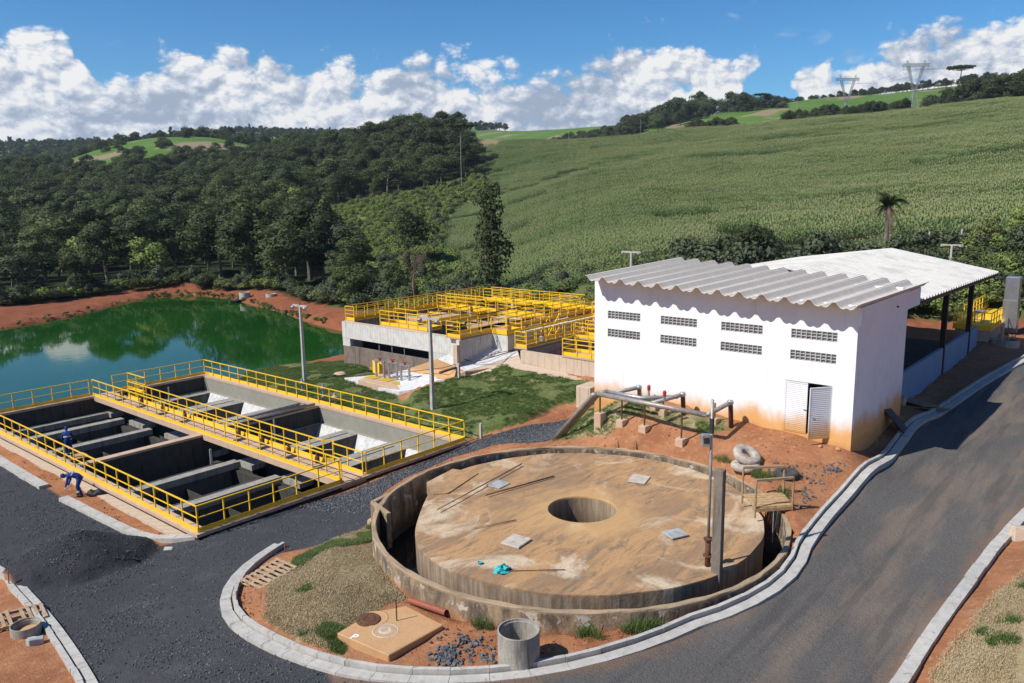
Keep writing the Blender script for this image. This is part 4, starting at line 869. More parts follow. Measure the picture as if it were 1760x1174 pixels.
# ------------------------------------------------------------------ raised treatment tanks with yellow walkways
def tanks():
    A = (39.5, 38.4); r = empty('raised_tank', (A[0], A[1], 0), label='raised board marked concrete tank with a dark slot, behind the lawn', cat='tank')
    def B(nm, m, x0, x1, y0, y1, z0, z1): return MB().box(x0 - A[0], x1 - A[0], y0 - A[1], y1 - A[1], z0, z1).build(nm, M[m], r)
    Y1 = 51.6; T = 3.08
    B('front_wall', 'board_con', 39.45, 39.75, 38.4, Y1, 1.8, T); B('lower_wall', 'board_low', 39.5, 39.75, 38.4, Y1, -1.5, 1.15)
    B('pillar', 'board_con', 39.47, 39.75, 50.7, Y1, 1.15, 1.8); B('pillar', 'board_con', 39.47, 39.75, 38.4, 41.3, 1.15, 1.8); B('slot_shade_panel', 'black', 41.2, 41.3, 38.4, Y1, -1, 1.8)  # black panel stands in for the shade inside the slot
    B('front_rim', 'dusty_con', 39.44, 39.82, 38.4, Y1, T + .002, T + .03)
    B('end_wall', 'board_con', 39.75, 56, Y1 - .3, Y1, -2, T); B('back_wall', 'board_con', 55.7, 56, 36.7, Y1 - .3, -2, T)
    B('side_wall', 'board_con', 38.95, 42.4, 38.1, 38.398, -.6, T - .02); B('step_wall', 'board_con', 42.4, 42.7, 36.7, 38.398, -.6, T - .02); B('side_wall', 'board_con', 42.7, 55.7, 36.7, 37.0, -.6, T - .02)
    B('buttress', 'dusty_con', 38.6, 38.95, 38.0, 38.4, -.6, T - .3)
    B('floor', 'tank_in', 41.3, 55.7, 38.4, Y1 - .3, .6, .7); B('water', 'water_dark', 41.3, 55.7, 38.41, Y1 - .31, 1.6, 1.62)
    for nm, a in (('W1', (39.8, 55.7, 50.45, 51.62)), ('W4', (39.1, 55.7, 38.15, 39.5)), ('W2', (41.3, 55.0, 43.4, 44.7)), ('P1', (39.83, 41.3, 42.2, 47.4)), ('W3', (49, 50.2, 39.5, 43.4)), ('W3b', (49, 50.2, 44.7, 50.45)), ('W5', (55.0, 56.2, 36.6, 50.45)), ('P2', (42.35, 44, 36.72, 38.15))):
        B('deck', 'yellow' if nm in ('W5', 'P2') else 'ochre_pave', *a, T + .01, T + .10)
    for x in (45, 46.4, 47.8): B('beam', 'coping', x, x + .35, 39.5, 43.4, T - .5, T - .1); B('beam', 'coping', x, x + .35, 44.7, 50.4, T - .5, T - .1)
    z = T + .1; G = 'yellow railings on the raised tanks'
    for P, lab in (
        ([(39.85, 51.58, z), (55.7, 51.58, z)], 'outermost yellow railing on the raised tank, against the dark trees'),
        ([(39.85, 51.58, z), (39.85, 50.5, z), (55.0, 50.5, z)], 'second yellow railing from the trees on the raised tank'),
        ([(41.3, 47.4, z), (39.88, 47.4, z), (39.88, 42.2, z), (41.3, 42.2, z), (41.3, 43.4, z), (49, 43.4, z), (49, 39.5, z), (42.4, 39.5, z)], 'yellow railing along the front ledge of the raised tank behind the floodlight post'),
        ([(41.3, 47.4, z), (41.3, 44.7, z), (49, 44.7, z), (49, 50.5, z)], 'yellow railing on the middle walkway of the raised tank'),
        ([(50.2, 50.45, z), (50.2, 44.7, z), (55.0, 44.7, z), (55.0, 50.45, z)], 'yellow railing round the far inner basin of the raised tank'),
        ([(50.2, 39.5, z), (50.2, 43.4, z), (55.0, 43.4, z), (55.0, 39.5, z), (50.2, 39.5, z)], 'yellow railing round the right inner basin of the raised tank'),
        ([(56.1, 50.4, z), (56.1, 36.7, z), (44, 36.7, z)], 'yellow railing along the far edge of the raised tank, in front of the crops'),
        ([(49, 39.5, z), (39.15, 39.5, z), (39.15, 38.2, z), (42.38, 38.2, z), (42.38, 36.75, z), (44.0, 36.75, z), (44.0, 38.2, z), (55, 38.2, z)], 'yellow railing on the near right corner of the raised tank above the white paving')):
        railing(P, lab, step=1.1, toe=.22, mids=(.45, .73), group=G)
    Bq = (41.65, 27.0); r2 = empty('low_tank', (Bq[0], Bq[1], 0), label='lower dust stained concrete tank partly hidden behind the white building', cat='tank')
    def D(nm, m, x0, x1, y0, y1, z0, z1): return MB().box(x0 - Bq[0], x1 - Bq[0], y0 - Bq[1], y1 - Bq[1], z0, z1).build(nm, M[m], r2)
    D('front_wall', 'dusty_con', 41.65, 41.95, 24, 34.9, -.5, 2.3); D('side_wall', 'dusty_con', 41.95, 57.6, 34.6, 34.9, -.5, 2.28); D('back_wall', 'board_con', 57.3, 57.6, 24, 34.6, -.5, 2.28)
    D('side_wall', 'board_con', 41.95, 57.3, 24, 24.3, -.5, 2.28); D('water', 'water_dark', 41.95, 57.3, 24.3, 34.6, .8, .82)
    D('deck', 'coping', 42.0, 57.6, 34.62, 35.75, 2.31, 2.42); D('deck', 'coping', 41.6, 43.1, 24.0, 31.3, 2.31, 2.42); D('deck', 'ochre_pave', 47.5, 48.8, 24.3, 34.6, 2.31, 2.42)
    D('raised_deck', 'yellow', 52.0, 54.4, 31.6, 36.2, 3.2, 3.3)
    for x in (52.1, 54.2):
        for y in (31.8, 36.0): D('column', 'board_con', x, x + .18, y, y + .18, -.3, 3.2)
    z = 2.42
    for P, lab in (
        ([(42.05, 35.7, z), (42.05, 34.68, z), (57.5, 34.68, z)], 'near yellow railing of the long walkway beside the dark low tank'),
        ([(42.05, 35.7, z), (57.5, 35.7, z)], 'far yellow railing of the long walkway beside the dark low tank'),
        ([(43.1, 31.3, z), (41.68, 31.3, z), (41.68, 24.5, z)], 'yellow railing on the front ledge of the low tank next to the white wall'),
        ([(43.1, 31.3, z), (43.1, 24.5, z)], 'inner yellow railing of the low tank ledge next to the white wall'),
        ([(47.5, 34.5, z), (47.5, 24.5, z)], 'yellow railing crossing the low tank, left of the white building'),
        ([(48.8, 34.5, z), (48.8, 24.5, z)], 'farther yellow railing crossing the low tank, left of the white building')):
        railing(P, lab, step=1.1, toe=.22, mids=(.45, .73), group=G)
    railing([(52.05, 36.15, 3.3), (52.05, 31.65, 3.3), (54.35, 31.65, 3.3), (54.35, 36.15, 3.3), (52.05, 36.15, 3.3)], 'yellow railing round the higher small deck at the left of the wavy roof', step=1.0, mids=(.45, .73), group=G)
    # yellow stair between the two tanks
    st = empty('yellow_stair', (45.5, 35.8, 1.2), label='short yellow metal stair between the raised tank and the low tank', cat='stair')
    for k in range(7): MB().box(k * .26, k * .26 + .28, 0, .8, k * .26, k * .26 + .04).build('tread', M['yellow'], st)
    for y in (0, .8): MB().bar((0, y, 0), (1.8, y, 1.85), .05, .18).build('stringer', M['yellow'], st); MB().bar((0, y, 1.0), (1.8, y, 2.9), .05).build('handrail', M['yellow'], st)
    for k, (x, y, zz) in enumerate(((43.3, 37.4, 3.2), (46.5, 44, 3.2), (51.8, 44.1, 3.2), (44.5, 35.2, 2.44), (49.6, 35.2, 2.44))):
        g = MB().box(-.22, .22, -.15, .15, 0, .45).build('motor_box', M['galv' if k % 2 else 'coping'], bevel=.03, label=['pale motor box on the corner deck above the white paving', 'grey motor box on the middle walkway of the raised tank', 'pale motor box at the far end of the middle walkway', 'grey motor box at the near end of the long walkway', 'pale motor box halfway along the long walkway'][k], cat='motor box', group='motor boxes on the walkways'); g.location = (x, y, zz)
        MB().lathe([(0, .0), (.1, 0), (.1, .3), (.05, .42), (0, .42)], (0, 0, .45), 10).build('motor', M['rust'], g)
tanks()
# ------------------------------------------------------------------ paved apron, gates, lamp posts
def drape(name, pix, m, up=.05, thick=.35, **tg):
    """a thin paved sheet that follows the ground"""
    P = np.array([ground(*p)[:2] for p in pix]); c = P.mean(0); n = len(P); B = []
    for i in range(n):
        for k in range(6): B.append(P[i] + (P[(i + 1) % n] - P[i]) * k / 6)
    B = np.array(B); m_ = len(B); rows = [c + (B - c) * t for t in (1, .8, .6, .4, .2)]; V = np.concatenate(rows + [c[None]]); Z = height(V[:, 0], V[:, 1]) + up; c3 = np.array([c[0], c[1], Z[-1]])
    mb = MB(); mb.v = [tuple(np.array([x, y, z]) - c3) for (x, y), z in zip(V, Z)]
    for j in range(4):
        for i in range(m_): a = j * m_ + i; b = j * m_ + (i + 1) % m_; mb.f.append((a, b, b + m_, a + m_))
    for i in range(m_): mb.f.append((4 * m_ + i, 4 * m_ + (i + 1) % m_, 5 * m_))
    k = len(mb.v); mb.v += [(x, y, z - thick) for x, y, z in mb.v[:m_]]
    for i in range(m_): mb.f.append(((i + 1) % m_, i, k + i, k + (i + 1) % m_))
    o = mb.build(name, M[m], **tg); o.location = c3; return o
def paving(pts, m, up=.10):
    P = np.array([un(x, y, z) for x, y, z in pts]); c = P.mean(0); n = len(P); mb = MB(); mb.v = [tuple(p - c + np.array([0, 0, up])) for p in P] + [(0, 0, up)] + [tuple(p - c - np.array([0, 0, .9])) for p in P]
    for i in range(n): j = (i + 1) % n; mb.f += [(i, j, n), (j, i, n + 1 + i, n + 1 + j)]
    o = mb.build('paved_apron', M[m], kind='structure'); o.location = c
paving([(872, 634, 1.2), (1022, 664, 1.0), (1022, 655, 1.0), (896, 627, 1.35)], 'dusty_con', .11)
paving([(768, 657, .3), (872, 634, 1.2), (896, 627, 1.35), (892, 613, 1.6), (800, 641, .95)], 'dusty_con', .10)
paving([(752, 620, 1.5), (800, 641, .95), (892, 613, 1.6), (886, 597, 1.95), (850, 589, 2.2), (797, 601, 2.05)], 'white_pave', .13)
paving([(700, 637, .25), (768, 657, .3), (800, 641, .95), (752, 620, 1.5)], 'ochre_pave', .12)
drape('paved_apron', [(592, 652), (686, 676), (765, 656), (700, 638)], 'white_pave', .115, thick=1.2, kind='structure')
def gate_slab():
    P = [un(x, y, .25) for x, y in ((615, 652), (686, 669), (722, 657), (655, 641))]; c = np.mean(P, 0)
    o = MB().prism([(p[0] - c[0], p[1] - c[1]) for p in P], -.4, .22).build('gate_plinth', M['coping'], bevel=.02, label='low dusty concrete plinth carrying three red wheeled sluice gates', cat='plinth'); o.location = (c[0], c[1], 0)
    names = ['left sluice gate frame with red wheel, nearest the pond', 'middle sluice gate frame with red wheel', 'right sluice gate frame with red wheel, nearest the lamp post']
    mats = ['yellow hatch plate nearest the pond, before the left gate', 'middle one of the three yellow hatch plates before the gates', 'yellow hatch plate nearest the lawn, before the right gate']
    for k, (fx, mx) in enumerate((((654, 649), (640, 649)), ((676, 652), (664, 653)), ((697, 657), (688, 659)))):
        b = un(*fx, .22); r = empty('sluice_gate', (b[0], b[1], .22), label=names[k], cat='sluice gate', group='three sluice gates with red hand wheels')
        for dy in (-.42, .42):
            MB().box(-.06, .06, dy - .06, dy + .06, 0, 1.15).build('leg', M['galv'], r)
            MB().bar((0, dy, .85), (0, dy * .45, 1.15), .05).build('brace', M['galv'], r)
        MB().box(-.08, .08, -.55, .55, 1.15, 1.25).build('top_beam', M['galv'], r)
        w = MB().lathe([(.18, 0), (.22, .02), (.18, .045), (.15, .02), (.18, 0)], n=16); 
        for a in range(3): w.bar((.2 * math.cos(a * 2.09), .2 * math.sin(a * 2.09), .02), (0, 0, .02), .03)
        w.build('hand_wheel', M['red'], r).location = (0, 0, 1.38)
        MB().lathe([(0, 0), (.10, 0), (.06, .13), (0, .13)], n=10).build('hub', M['red'], r).location = (0, 0, 1.25)
        MB().tube([(0, 0, 1.2), (0, 0, 2.35)], .025, 6).build('spindle', M['galv'], r)
        b = un(*mx, .23); o = MB().box(-.4, .4, -.5, .5, 0, .03).build('hatch_plate', material('ochre_grating%d' % k, (.55, .36, .03), (.45, .28, .03), 8, .7), label=mats[k], cat='hatch plate', group='yellow hatch plates'); o.location = (b[0], b[1], .225)
    b = un(647, 642, .2)
    for k in range(2): o = MB().box(-.03, .03, -.35, .35, 0, .95 - .05 * k).build('yellow_sheet', M['yellow'], label=('upright yellow sheet nearest the pond beside the left sluice gate', 'upright yellow sheet standing right beside the left sluice gate')[k], cat='metal sheet'); o.location = (b[0] + .28 * k, b[1] + .05 * k - .25 * k, .2)
gate_slab()
def lamp(px, py, label, h=5.6, zb=None, base=None):
    b = Vector(ground(px, py)) if base is None else Vector(base)
    r = empty('lamp_post', b, label=label, cat='lamp post', group='concrete floodlight posts')
    MB().add([(s * w, t * w * .8, z) for w, z in ((.13, -.3), (.08, h)) for s, t in ((-1, -1), (1, -1), (1, 1), (-1, 1))], [(0, 1, 5, 4), (1, 2, 6, 5), (2, 3, 7, 6), (3, 0, 4, 7), (4, 5, 6, 7)]).build('pole', M['kerb'], r)
    MB().box(-.07, .07, -.85, .85, h - .12, h + .0).build('crossarm', M['kerb'], r)
    for s in (-1, 1):
        f = MB().lathe([(0, .16), (.05, .16), (.07, .10), (.13, .0), (.15, -.12), (.13, -.13), (0, -.06)], n=16).build('floodlight', M['galv'], r, smooth=False); f.location = (-.10, s * .72, h - .16); f.rotation_euler = (0, math.radians(38), 0)
        MB().box(-.05, .05, -.05, .05, -.02, .16).build('bracket', M['galv'], f)
    MB().tube([(0, .1, h), (.02, .05, h + .16), (0, -.1, h)], .02, 6).build('cable', M['black'], r)
    return r
lamp(524, 655, 'slim grey lamp post with two floodlights standing nearest the pond')
lamp(744, 705, 'slim grey lamp post with two floodlights on the lawn')
def far_lamp(px, ptop, d, label):
    p = pd(px, d); z = hz(p[0], p[1]); t = ray(px, ptop); zt = CAMH + t[2] * (p[0] / t[0]); lamp(0, 0, label, h=zt - z, base=(p[0], p[1], z))
far_lamp(1087, 432, 62, 'lamp post with white crossarm rising behind the wavy roof at its left')
far_lamp(1636, 420, 68, 'lamp post with crossarm behind the white shed roof at right')

# ------------------------------------------------------------------ pipework in front of the white building
def pipes():
    a = un(1028, 677, 4.05); b = un(1212, 713, 4.0); A, Bv = Vector(a), Vector(b)
    r = empty('pipe_manifold', (A.x, A.y, 3.2), label='grey steel pipe manifold on low concrete blocks before the white wall', cat='pipework'); o = Vector((A.x, A.y, 3.2))
    g1 = Vector(ground(956, 755)); g2 = Vector(ground(966, 751))
    def tb(nm, pts, rad, m='steel_pipe', par=r): return MB().tube([Vector(p) - o for p in pts], rad, 12).build(nm, M[m], par, smooth=True)
    tb('header_pipe', [A, A.lerp(Bv, .5), Bv], .11)
    MB().lathe([(0, 0), (.145, 0), (.145, .05), (0, .05)], n=14).build('end_flange', M['galv'], r).location = Bv - o - Vector((0, 0, .02))
    tb('down_pipe', [A + Vector((0, .05, 0)), A + Vector((-.1, .2, -.05)), g1 + Vector((0, 0, .1))], .11)
    A2 = Vector(un(1044, 673, 4.1)); tb('down_pipe', [A2, A2 + Vector((-.25, .25, -.05)), g2 + Vector((0, 0, .1))], .11)
    C2 = Vector(un(1101, 684, 4.1)); tb('second_header', [A2, C2, Vector(un(1165, 682, 4.1))], .09, 'galv')
    def elbow(px, py, tx, ty, z=4.3):
        e = Vector(un(px, py, z)); e.x = min(e.x, XF - .35); t = Vector(un(tx, ty, 4.02))
        tb('branch_pipe', [t, e.lerp(t, .15), e], .095, 'steel_pipe')
        tb('wall_pipe', [e, e + Vector((.05, 0, -.15)), (e.x + .1, e.y - .05, 2.9)], .10, 'rust' if px > 1150 else 'steel_pipe')
        MB().lathe([(0, -.12), (.12, -.10), (.15, 0), (.12, .10), (0, .12)], n=12).build('elbow', M['galv'], r, smooth=True).location = e - o
    elbow(1098, 666, 1050, 676, 4.15); elbow(1173, 678, 1118, 694, 4.2); elbow(1255, 692, 1216, 713, 4.2)
    for px, py in ((1115, 680), (1142, 690)):
        q = Vector(un(px, py, 4.1)); MB().tube([(0, 0, 0), (0, 0, .25)], .05, 8).build('valve_body', M['galv'], r).location = q - o
        MB().lathe([(0, 0), (.07, 0), (.08, .18), (.05, .24), (0, .24)], (0, 0, .24), 10).build('red_valve', M['red'], r).location = q - o
    for k, t in enumerate((.02, .24, .46, .80)):
        q = A.lerp(Bv, t); zg = hz(q.x, q.y); MB().box(-.22, .22, -.18, .18, -.2, .28 if k else .7).build('support_block', M['coping'], r, bevel=.015).location = (q.x - o.x, q.y - o.y, zg - o.z)
        MB().tube([(q.x - o.x, q.y - o.y, zg - o.z), (q.x - o.x, q.y - o.y, q.z - o.z)], .04, 8).build('support_leg', M['rust'], r)
    for px, py in ((1048, 690), (1125, 704), (1140, 712), (1228, 728)):
        q = ground(px, py); MB().box(-.18, .18, -.15, .15, -.2, .25).build('support_block', M['coping'], r, bevel=.015).location = Vector(q) - o
        MB().tube([Vector(q) - o, Vector((q[0], q[1], 4.05)) - o], .035, 8).build('support_leg', M['rust'], r)
    q = ground(1014, 690); k = MB().box(-.7, .7, -.5, .5, -.6, 1.0).build('anchor_block', M['dusty_con'], bevel=.03, label='dusty concrete anchor block left of the white wall under the pipes', cat='concrete block'); k.location = q
pipes()

# ------------------------------------------------------------------ things on the red earth
def chamber():
    z = 1.62; pts = [(579, 1088), (668, 1126), (762, 1074), (698, 1041), (640, 1052)]; P = [un(x, y, z) for x, y in pts]; c = np.mean(P, 0)
    r = MB().prism([(p[0] - c[0], p[1] - c[1]) for p in P], -.85, 0).build('inspection_chamber', M['ochre_pave'], bevel=.02, label='ochre concrete inspection chamber slab with round iron cover, near the kerb', cat='inspection chamber'); r.location = c
    for (px, py), R, nm, m, h in (((633, 1066), .33, 'iron_cover', 'dark_steel', .05), ((663, 1084), .33, 'cover_ring', 'ochre_pave', .012)):
        q = Vector(un(px, py, z)) - Vector(c)
        if nm == 'iron_cover':
            k = MB().lathe([(0, h), (.10, h), (.12, h + .012), (.2, h + .012), (.22, h), (R - .03, h), (R, h - .015), (R, 0)], n=28).build(nm, M['rust'], r); k.location = q; k.rotation_euler = (.05, 0, 0)
            MB().lathe([(R + .02, 0), (R + .05, .014), (R + .09, 0)], n=28).build('cover_ring', M['ochre_pave'], r).location = q + Vector((.14, -.05, .001))
        else: MB().lathe([(R - .02, 0), (R, h), (R + .03, 0)], n=28).build(nm, M['hatch'], r).location = q + Vector((0, 0, .001)); MB().lathe([(.08, 0), (.14, h), (.2, 0)], n=16).build(nm, M['hatch'], r).location = q + Vector((.02, .03, .001))
    q = Vector(un(682, 1067, z)) - Vector(c); MB().tube([(0, 0, 0), (0, 0, .62)], .018, 6).build('upright_rod', M['rust'], r).location = q
    # painted letter P
    cu = bpy.data.curves.new('painted_letter', 'FONT'); cu.body = 'P'; cu.size = .34; cu.extrude = .002; cu.offset = .008
    t = bpy.data.objects.new('painted_letter', cu); C.objects.link(t); me = t.to_mesh(); me2 = bpy.data.meshes.new_from_object(t); bpy.data.objects.remove(t)
    me2.materials.append(M['white_metal']); o = inst('painted_letter', me2, r); o.location = Vector(un(600, 1097, z)) - Vector(c) + Vector((0, 0, .004)); o.rotation_euler = (0, 0, FAZ - math.pi / 2 - .45)
chamber()
def ring(px, py, R, h, m, label, z=None, th=.07, inner='coping'):
    b = Vector(ground(px, py)) if z is None else Vector(un(px, py, z))
    o = MB().lathe([(R - th, -.2), (R - th, h - .06), (R - th * .55, h - .06), (R - th * .5, h), (R - .006, h), (R, h - .01), (R, -.2)], n=40).build('concrete_ring', M[m], label=label, cat='concrete ring', group='precast concrete rings'); o.location = b
    MB().lathe([(0, .12), (R - th, .12)], n=24).build('soil_fill', M['rust'] if inner == 'rust' else M['ochre_pave'], o); return o
q = ground(892, 1146); ring(892, 1140, .52, .92, 'tank_con', 'upright precast concrete ring on red earth in front of the round tank')
def tube_thing(name, cat, pts, r, m, label, n=10, hollow=False):
    P = [Vector(p) for p in pts]; c = sum(P, Vector()) / len(P); mb = MB().tube([p - c for p in P], r, n, cap=not hollow)
    if hollow: mb.tube([p - c for p in P], r * .82, n, cap=False)
    o = mb.build(name, M[m], smooth=not hollow, label=label, cat=cat); o.location = c; return o
gl = lambda px, py, dz=0.0: Vector(ground(px, py)) + Vector((0, 0, dz))
M['red_pipe'] = material('dusty_red_pipe', (.30, .09, .05), (.24, .08, .05), 5, .6)
tube_thing('clay_pipe', 'pipe', [gl(704, 1038, .12), gl(767, 1060, .12)], .09, 'red_pipe', 'short reddish pipe lying against the foot of the round tank', 12, True)
def pallet(px, py, rz, tilt, label, n=7, L=1.25, Wd=1.0, missing=()):
    b = gl(px, py, .05); r = empty('pallet', b, rz, label=label, cat='pallet'); r.rotation_euler = (tilt[0], tilt[1], rz)
    for y in (-Wd / 2, 0, Wd / 2 - .09): MB().box(-L / 2, L / 2, y, y + .09, .02, .11).build('bearer', M['pallet'], r)
    for k in range(n):
        if k in missing: continue
        x = -L / 2 + k * (L - .1) / (n - 1); MB().box(x, x + .1, -Wd / 2 + random.uniform(-.03, .03), Wd / 2 + random.uniform(-.02, .04), .112, .135).build('board', M['pallet'], r)
        if k % 3 == 0: MB().box(x, x + .1, -Wd / 2, Wd / 2, -.003, .018).build('board', M['pallet'], r)
pallet(463, 993, math.radians(5), (.04, -.10), 'pale wooden pallet lying on the red earth behind the curved kerb', n=8, L=1.5, Wd=1.0)
pallet(28, 1068, math.radians(-10), (.0, .06), 'broken wooden pallet at the left edge beyond the lower left kerb', n=9, L=1.6, Wd=1.1, missing=(4,))
ring(46, 1090, .42, .34, 'tank_con', 'half buried concrete ring below the broken pallet', th=.06)
def rock(px, py, s, m, label, name='concrete_chunk', cat='concrete chunk', grp=None):
    rr = random.Random(px * 7 + py); mb = MB(); vs = [(-1, -1, -1), (1, -1, -1), (1, 1, -1), (-1, 1, -1), (-1, -1, 1), (1, -1, 1), (1, 1, 1), (-1, 1, 1)]
    mb.add([(x * s[0] * rr.uniform(.7, 1.1), y * s[1] * rr.uniform(.7, 1.1), z * s[2] * rr.uniform(.7, 1.1)) for x, y, z in vs], [(0, 3, 2, 1), (4, 5, 6, 7), (0, 1, 5, 4), (1, 2, 6, 5), (2, 3, 7, 6), (3, 0, 4, 7)])
    o = mb.build(name, M[m], bevel=.02, label=label, cat=cat, group=grp); o.location = gl(px, py, s[2] * .6); o.rotation_euler = (rr.uniform(-.3, .3), rr.uniform(-.3, .3), rr.uniform(0, 3)); return o
rock(62, 1108, (.25, .12, .14), 'hatch_grey', 'pale broken concrete block below the half buried ring at left')
rock(50, 1098, (.40, .07, .04), 'kerb', 'thin pale concrete strip lying beside the half buried ring')
rock(290, 945, (.2, .1, .05), 'kerb', 'flat pale stone inside the kerb corner by the basin') 
rock(640, 898, (.22, .14, .1), 'coping', 'pinkish stone at the top of the dry grass mound by the round tank')
rock(1756, 925, (.35, .25, .25), 'dusty_con', 'rough tan boulder at the right edge behind the wide kerb')
rock(1410, 768, (.13, .07, .05), 'ochre_pave', 'loose brick lying just below the open door', 'loose_brick', 'brick')
rock(1440, 773, (.12, .07, .05), 'ochre_pave', 'loose brick near the white building corner', 'loose_brick', 'brick')
def tyre(px, py, label, R=.46, r=.17, rot=(0, 0, 0), z=.17, m='tyre'):
    mb = MB(); N, K_ = 32, 10
    for i in range(N):
        t = 2 * math.pi * i / N
        for k in range(K_):
            a = 2 * math.pi * k / K_; sx = math.copysign(abs(math.cos(a)) ** .6, math.cos(a)) * r; sz = math.copysign(abs(math.sin(a)) ** .6, math.sin(a)) * .14
            mb.v.append(((R - r * .6 + sx) * math.cos(t), (R - r * .6 + sx) * math.sin(t), sz))
    for i in range(N):
        for k in range(K_): a = i * K_ + k; b = i * K_ + (k + 1) % K_; c = ((i + 1) % N) * K_ + k; d = ((i + 1) % N) * K_ + (k + 1) % K_; mb.f.append((a, c, d, b))
    o = mb.build('tyre', M[m], smooth=True, label=label, cat='tyre', group='old tyres on the red earth'); o.location = gl(px, py, z); o.rotation_euler = rot; return o
tyre(1281, 806, 'dusty tyre lying flat, lower one of the pair behind the wooden platform', R=.48, r=.18, z=.12)
tyre(1283, 800, 'dusty tyre leaning on top of the flat one behind the wooden platform', R=.48, r=.18, rot=(.42, -.18, .1), z=.42)
tyre(1352, 818, 'small dark tyre lying on the red earth right of the platform', R=.40, r=.15, z=.06, m='tyre_dark')
def board(name, cat, px, py, size, rot, m, label, dz=.1):
    o = MB().box(-size[0] / 2, size[0] / 2, -size[1] / 2, size[1] / 2, -size[2] / 2, size[2] / 2).build(name, M[m], label=label, cat=cat); o.location = gl(px, py, dz); o.rotation_euler = rot; return o
board('leaning_board', 'panel', 1528, 738, (1.0, 1.9, .05), (math.radians(48), 0, math.radians(8)), 'black', 'black flat panel leaning beside the white building corner', .75)
board('plank', 'plank', 1590, 705, (.30, 2.2, .06), (0, .05, math.radians(20)), 'wood', 'short grey plank lying in the shade beside the kerb', .12)
board('board_sheet', 'board', 1572, 695, (1.1, 2.0, .05), (0, .1, math.radians(-30)), 'wood', 'wide weathered board lying behind the white building', .15)
tube_thing('white_pipe', 'pipe', [Vector((39.6, 9.9, 3.0)), Vector((40.6, 10.1, 3.0))], .14, 'coping', 'short pale pipe stub at the back corner of the building', 12)
for k, (px, py, h, lab) in enumerate(((407, 1040, .45, 'small survey stake on the curved kerb'), (490, 948, .35, 'reddish stake at the end of the curved kerb'), (1506, 775, .5, 'white stake on the kerb beside the white building'), (16, 1010, .6, 'thin stake at the lower left kerb'), (1640, 1108, .45, 'thin stick standing at the wide right kerb'), (943, 1136, .35, 'short stake beside the upright concrete ring'), (1148, 752, .2, 'peg in the earth in front of the pipes'))):
    o = MB().bar((0, 0, -.1), (0.02, 0, h), .035).build('stake', M['red_pipe' if k == 1 else 'wood'], label=lab, cat='stake'); o.location = gl(px, py)
o = MB().bar((0, 0, -.3), (0, 0, 1.0), .13).build('marker_post', M['kerb'], label='stubby concrete marker post at the near edge of the ochre paving', cat='post'); o.location = gl(789, 650)
o = MB().bar((0, 0, -.3), (0, 0, .85), .12).build('marker_post', M['kerb'], label='stubby concrete marker post just outside the basin corner railing', cat='post'); o.location = Vector((30.5, 28.4, .0))
o = MB().box(-.9, .9, -.08, .08, 0, .12).build('timber_beam', M['rust'], label='brown timber beam lying on the ochre paving', cat='beam'); o.location = gl(770, 640, .1); o.rotation_euler = (0, 0, .15)
o = MB().lathe([(0, .12), (.35, .10), (.48, 0)], n=20).build('manhole_lid', M['coping'], label='pale round lid on the lawn left of the sluice gates', cat='manhole lid'); o.location = gl(584, 643, .02)
# hose over the white paving
hp = [gl(778, 590, .9), gl(780, 604, .2), gl(790, 618, .14), gl(815, 626, .14), (gl(850, 616, .14)), gl(884, 606, .16)]
tube_thing('hose', 'hose', hp, .035, 'dark_steel', 'dark hose looping over the limewashed paving below the raised tank', 6)
tube_thing('cable', 'cable', [gl(650 + 0, 650, .4), gl(700, 642, .12), gl(760, 636, .14), gl(830, 616, .14), gl(884, 604, .14)], .025, 'rust', 'thin brown cable lying along the ochre paving', 6)
# valves behind the basin railing
for px, py, h, m, lab in ((520, 672, .9, 'galv', 'grey valve stand behind the railing next to the lamp post base'), (556, 682, .9, 'galv', 'grey valve stand behind the railing right of the lamp post base'), (576, 694, .7, 'coping', 'pale pump housing behind the railing on the lawn edge')):
    o = MB().lathe([(0, 0), (.16, 0), (.16, .06), (.07, .1), (.07, h * .6), (.2, h * .62), (.2, h * .72), (.09, h * .8), (.06, h), (0, h)], n=12).build('valve_stand', M[m], label=lab, cat='valve'); o.location = gl(px, py)
# pond side
ring(421, 512, .75, .8, 'kerb', 'pale concrete ring standing on the far red bank of the pond', th=.12)
ring(466, 509, .7, .35, 'kerb', 'low pale concrete ring on the far red bank, right of the taller one', th=.12)
for px, py, lab in ((408, 519, 'small dark pontoon at the far pond shore below the concrete ring'), (545, 546, 'small dark pontoon at the pond shore left of the raised tank')):
    b = un(px, py, -1.6); r = empty('pontoon', b, .5, label=lab, cat='pontoon', group='dark pontoons at the pond edge')
    MB().box(-1.3, 1.3, -.5, .5, .25, .33).build('deck', M['dark_steel'], r)
    for x in (-.9, 0, .9): MB().box(x - .15, x + .15, -.45, .45, -.1, .25).build('float', M['black'], r)

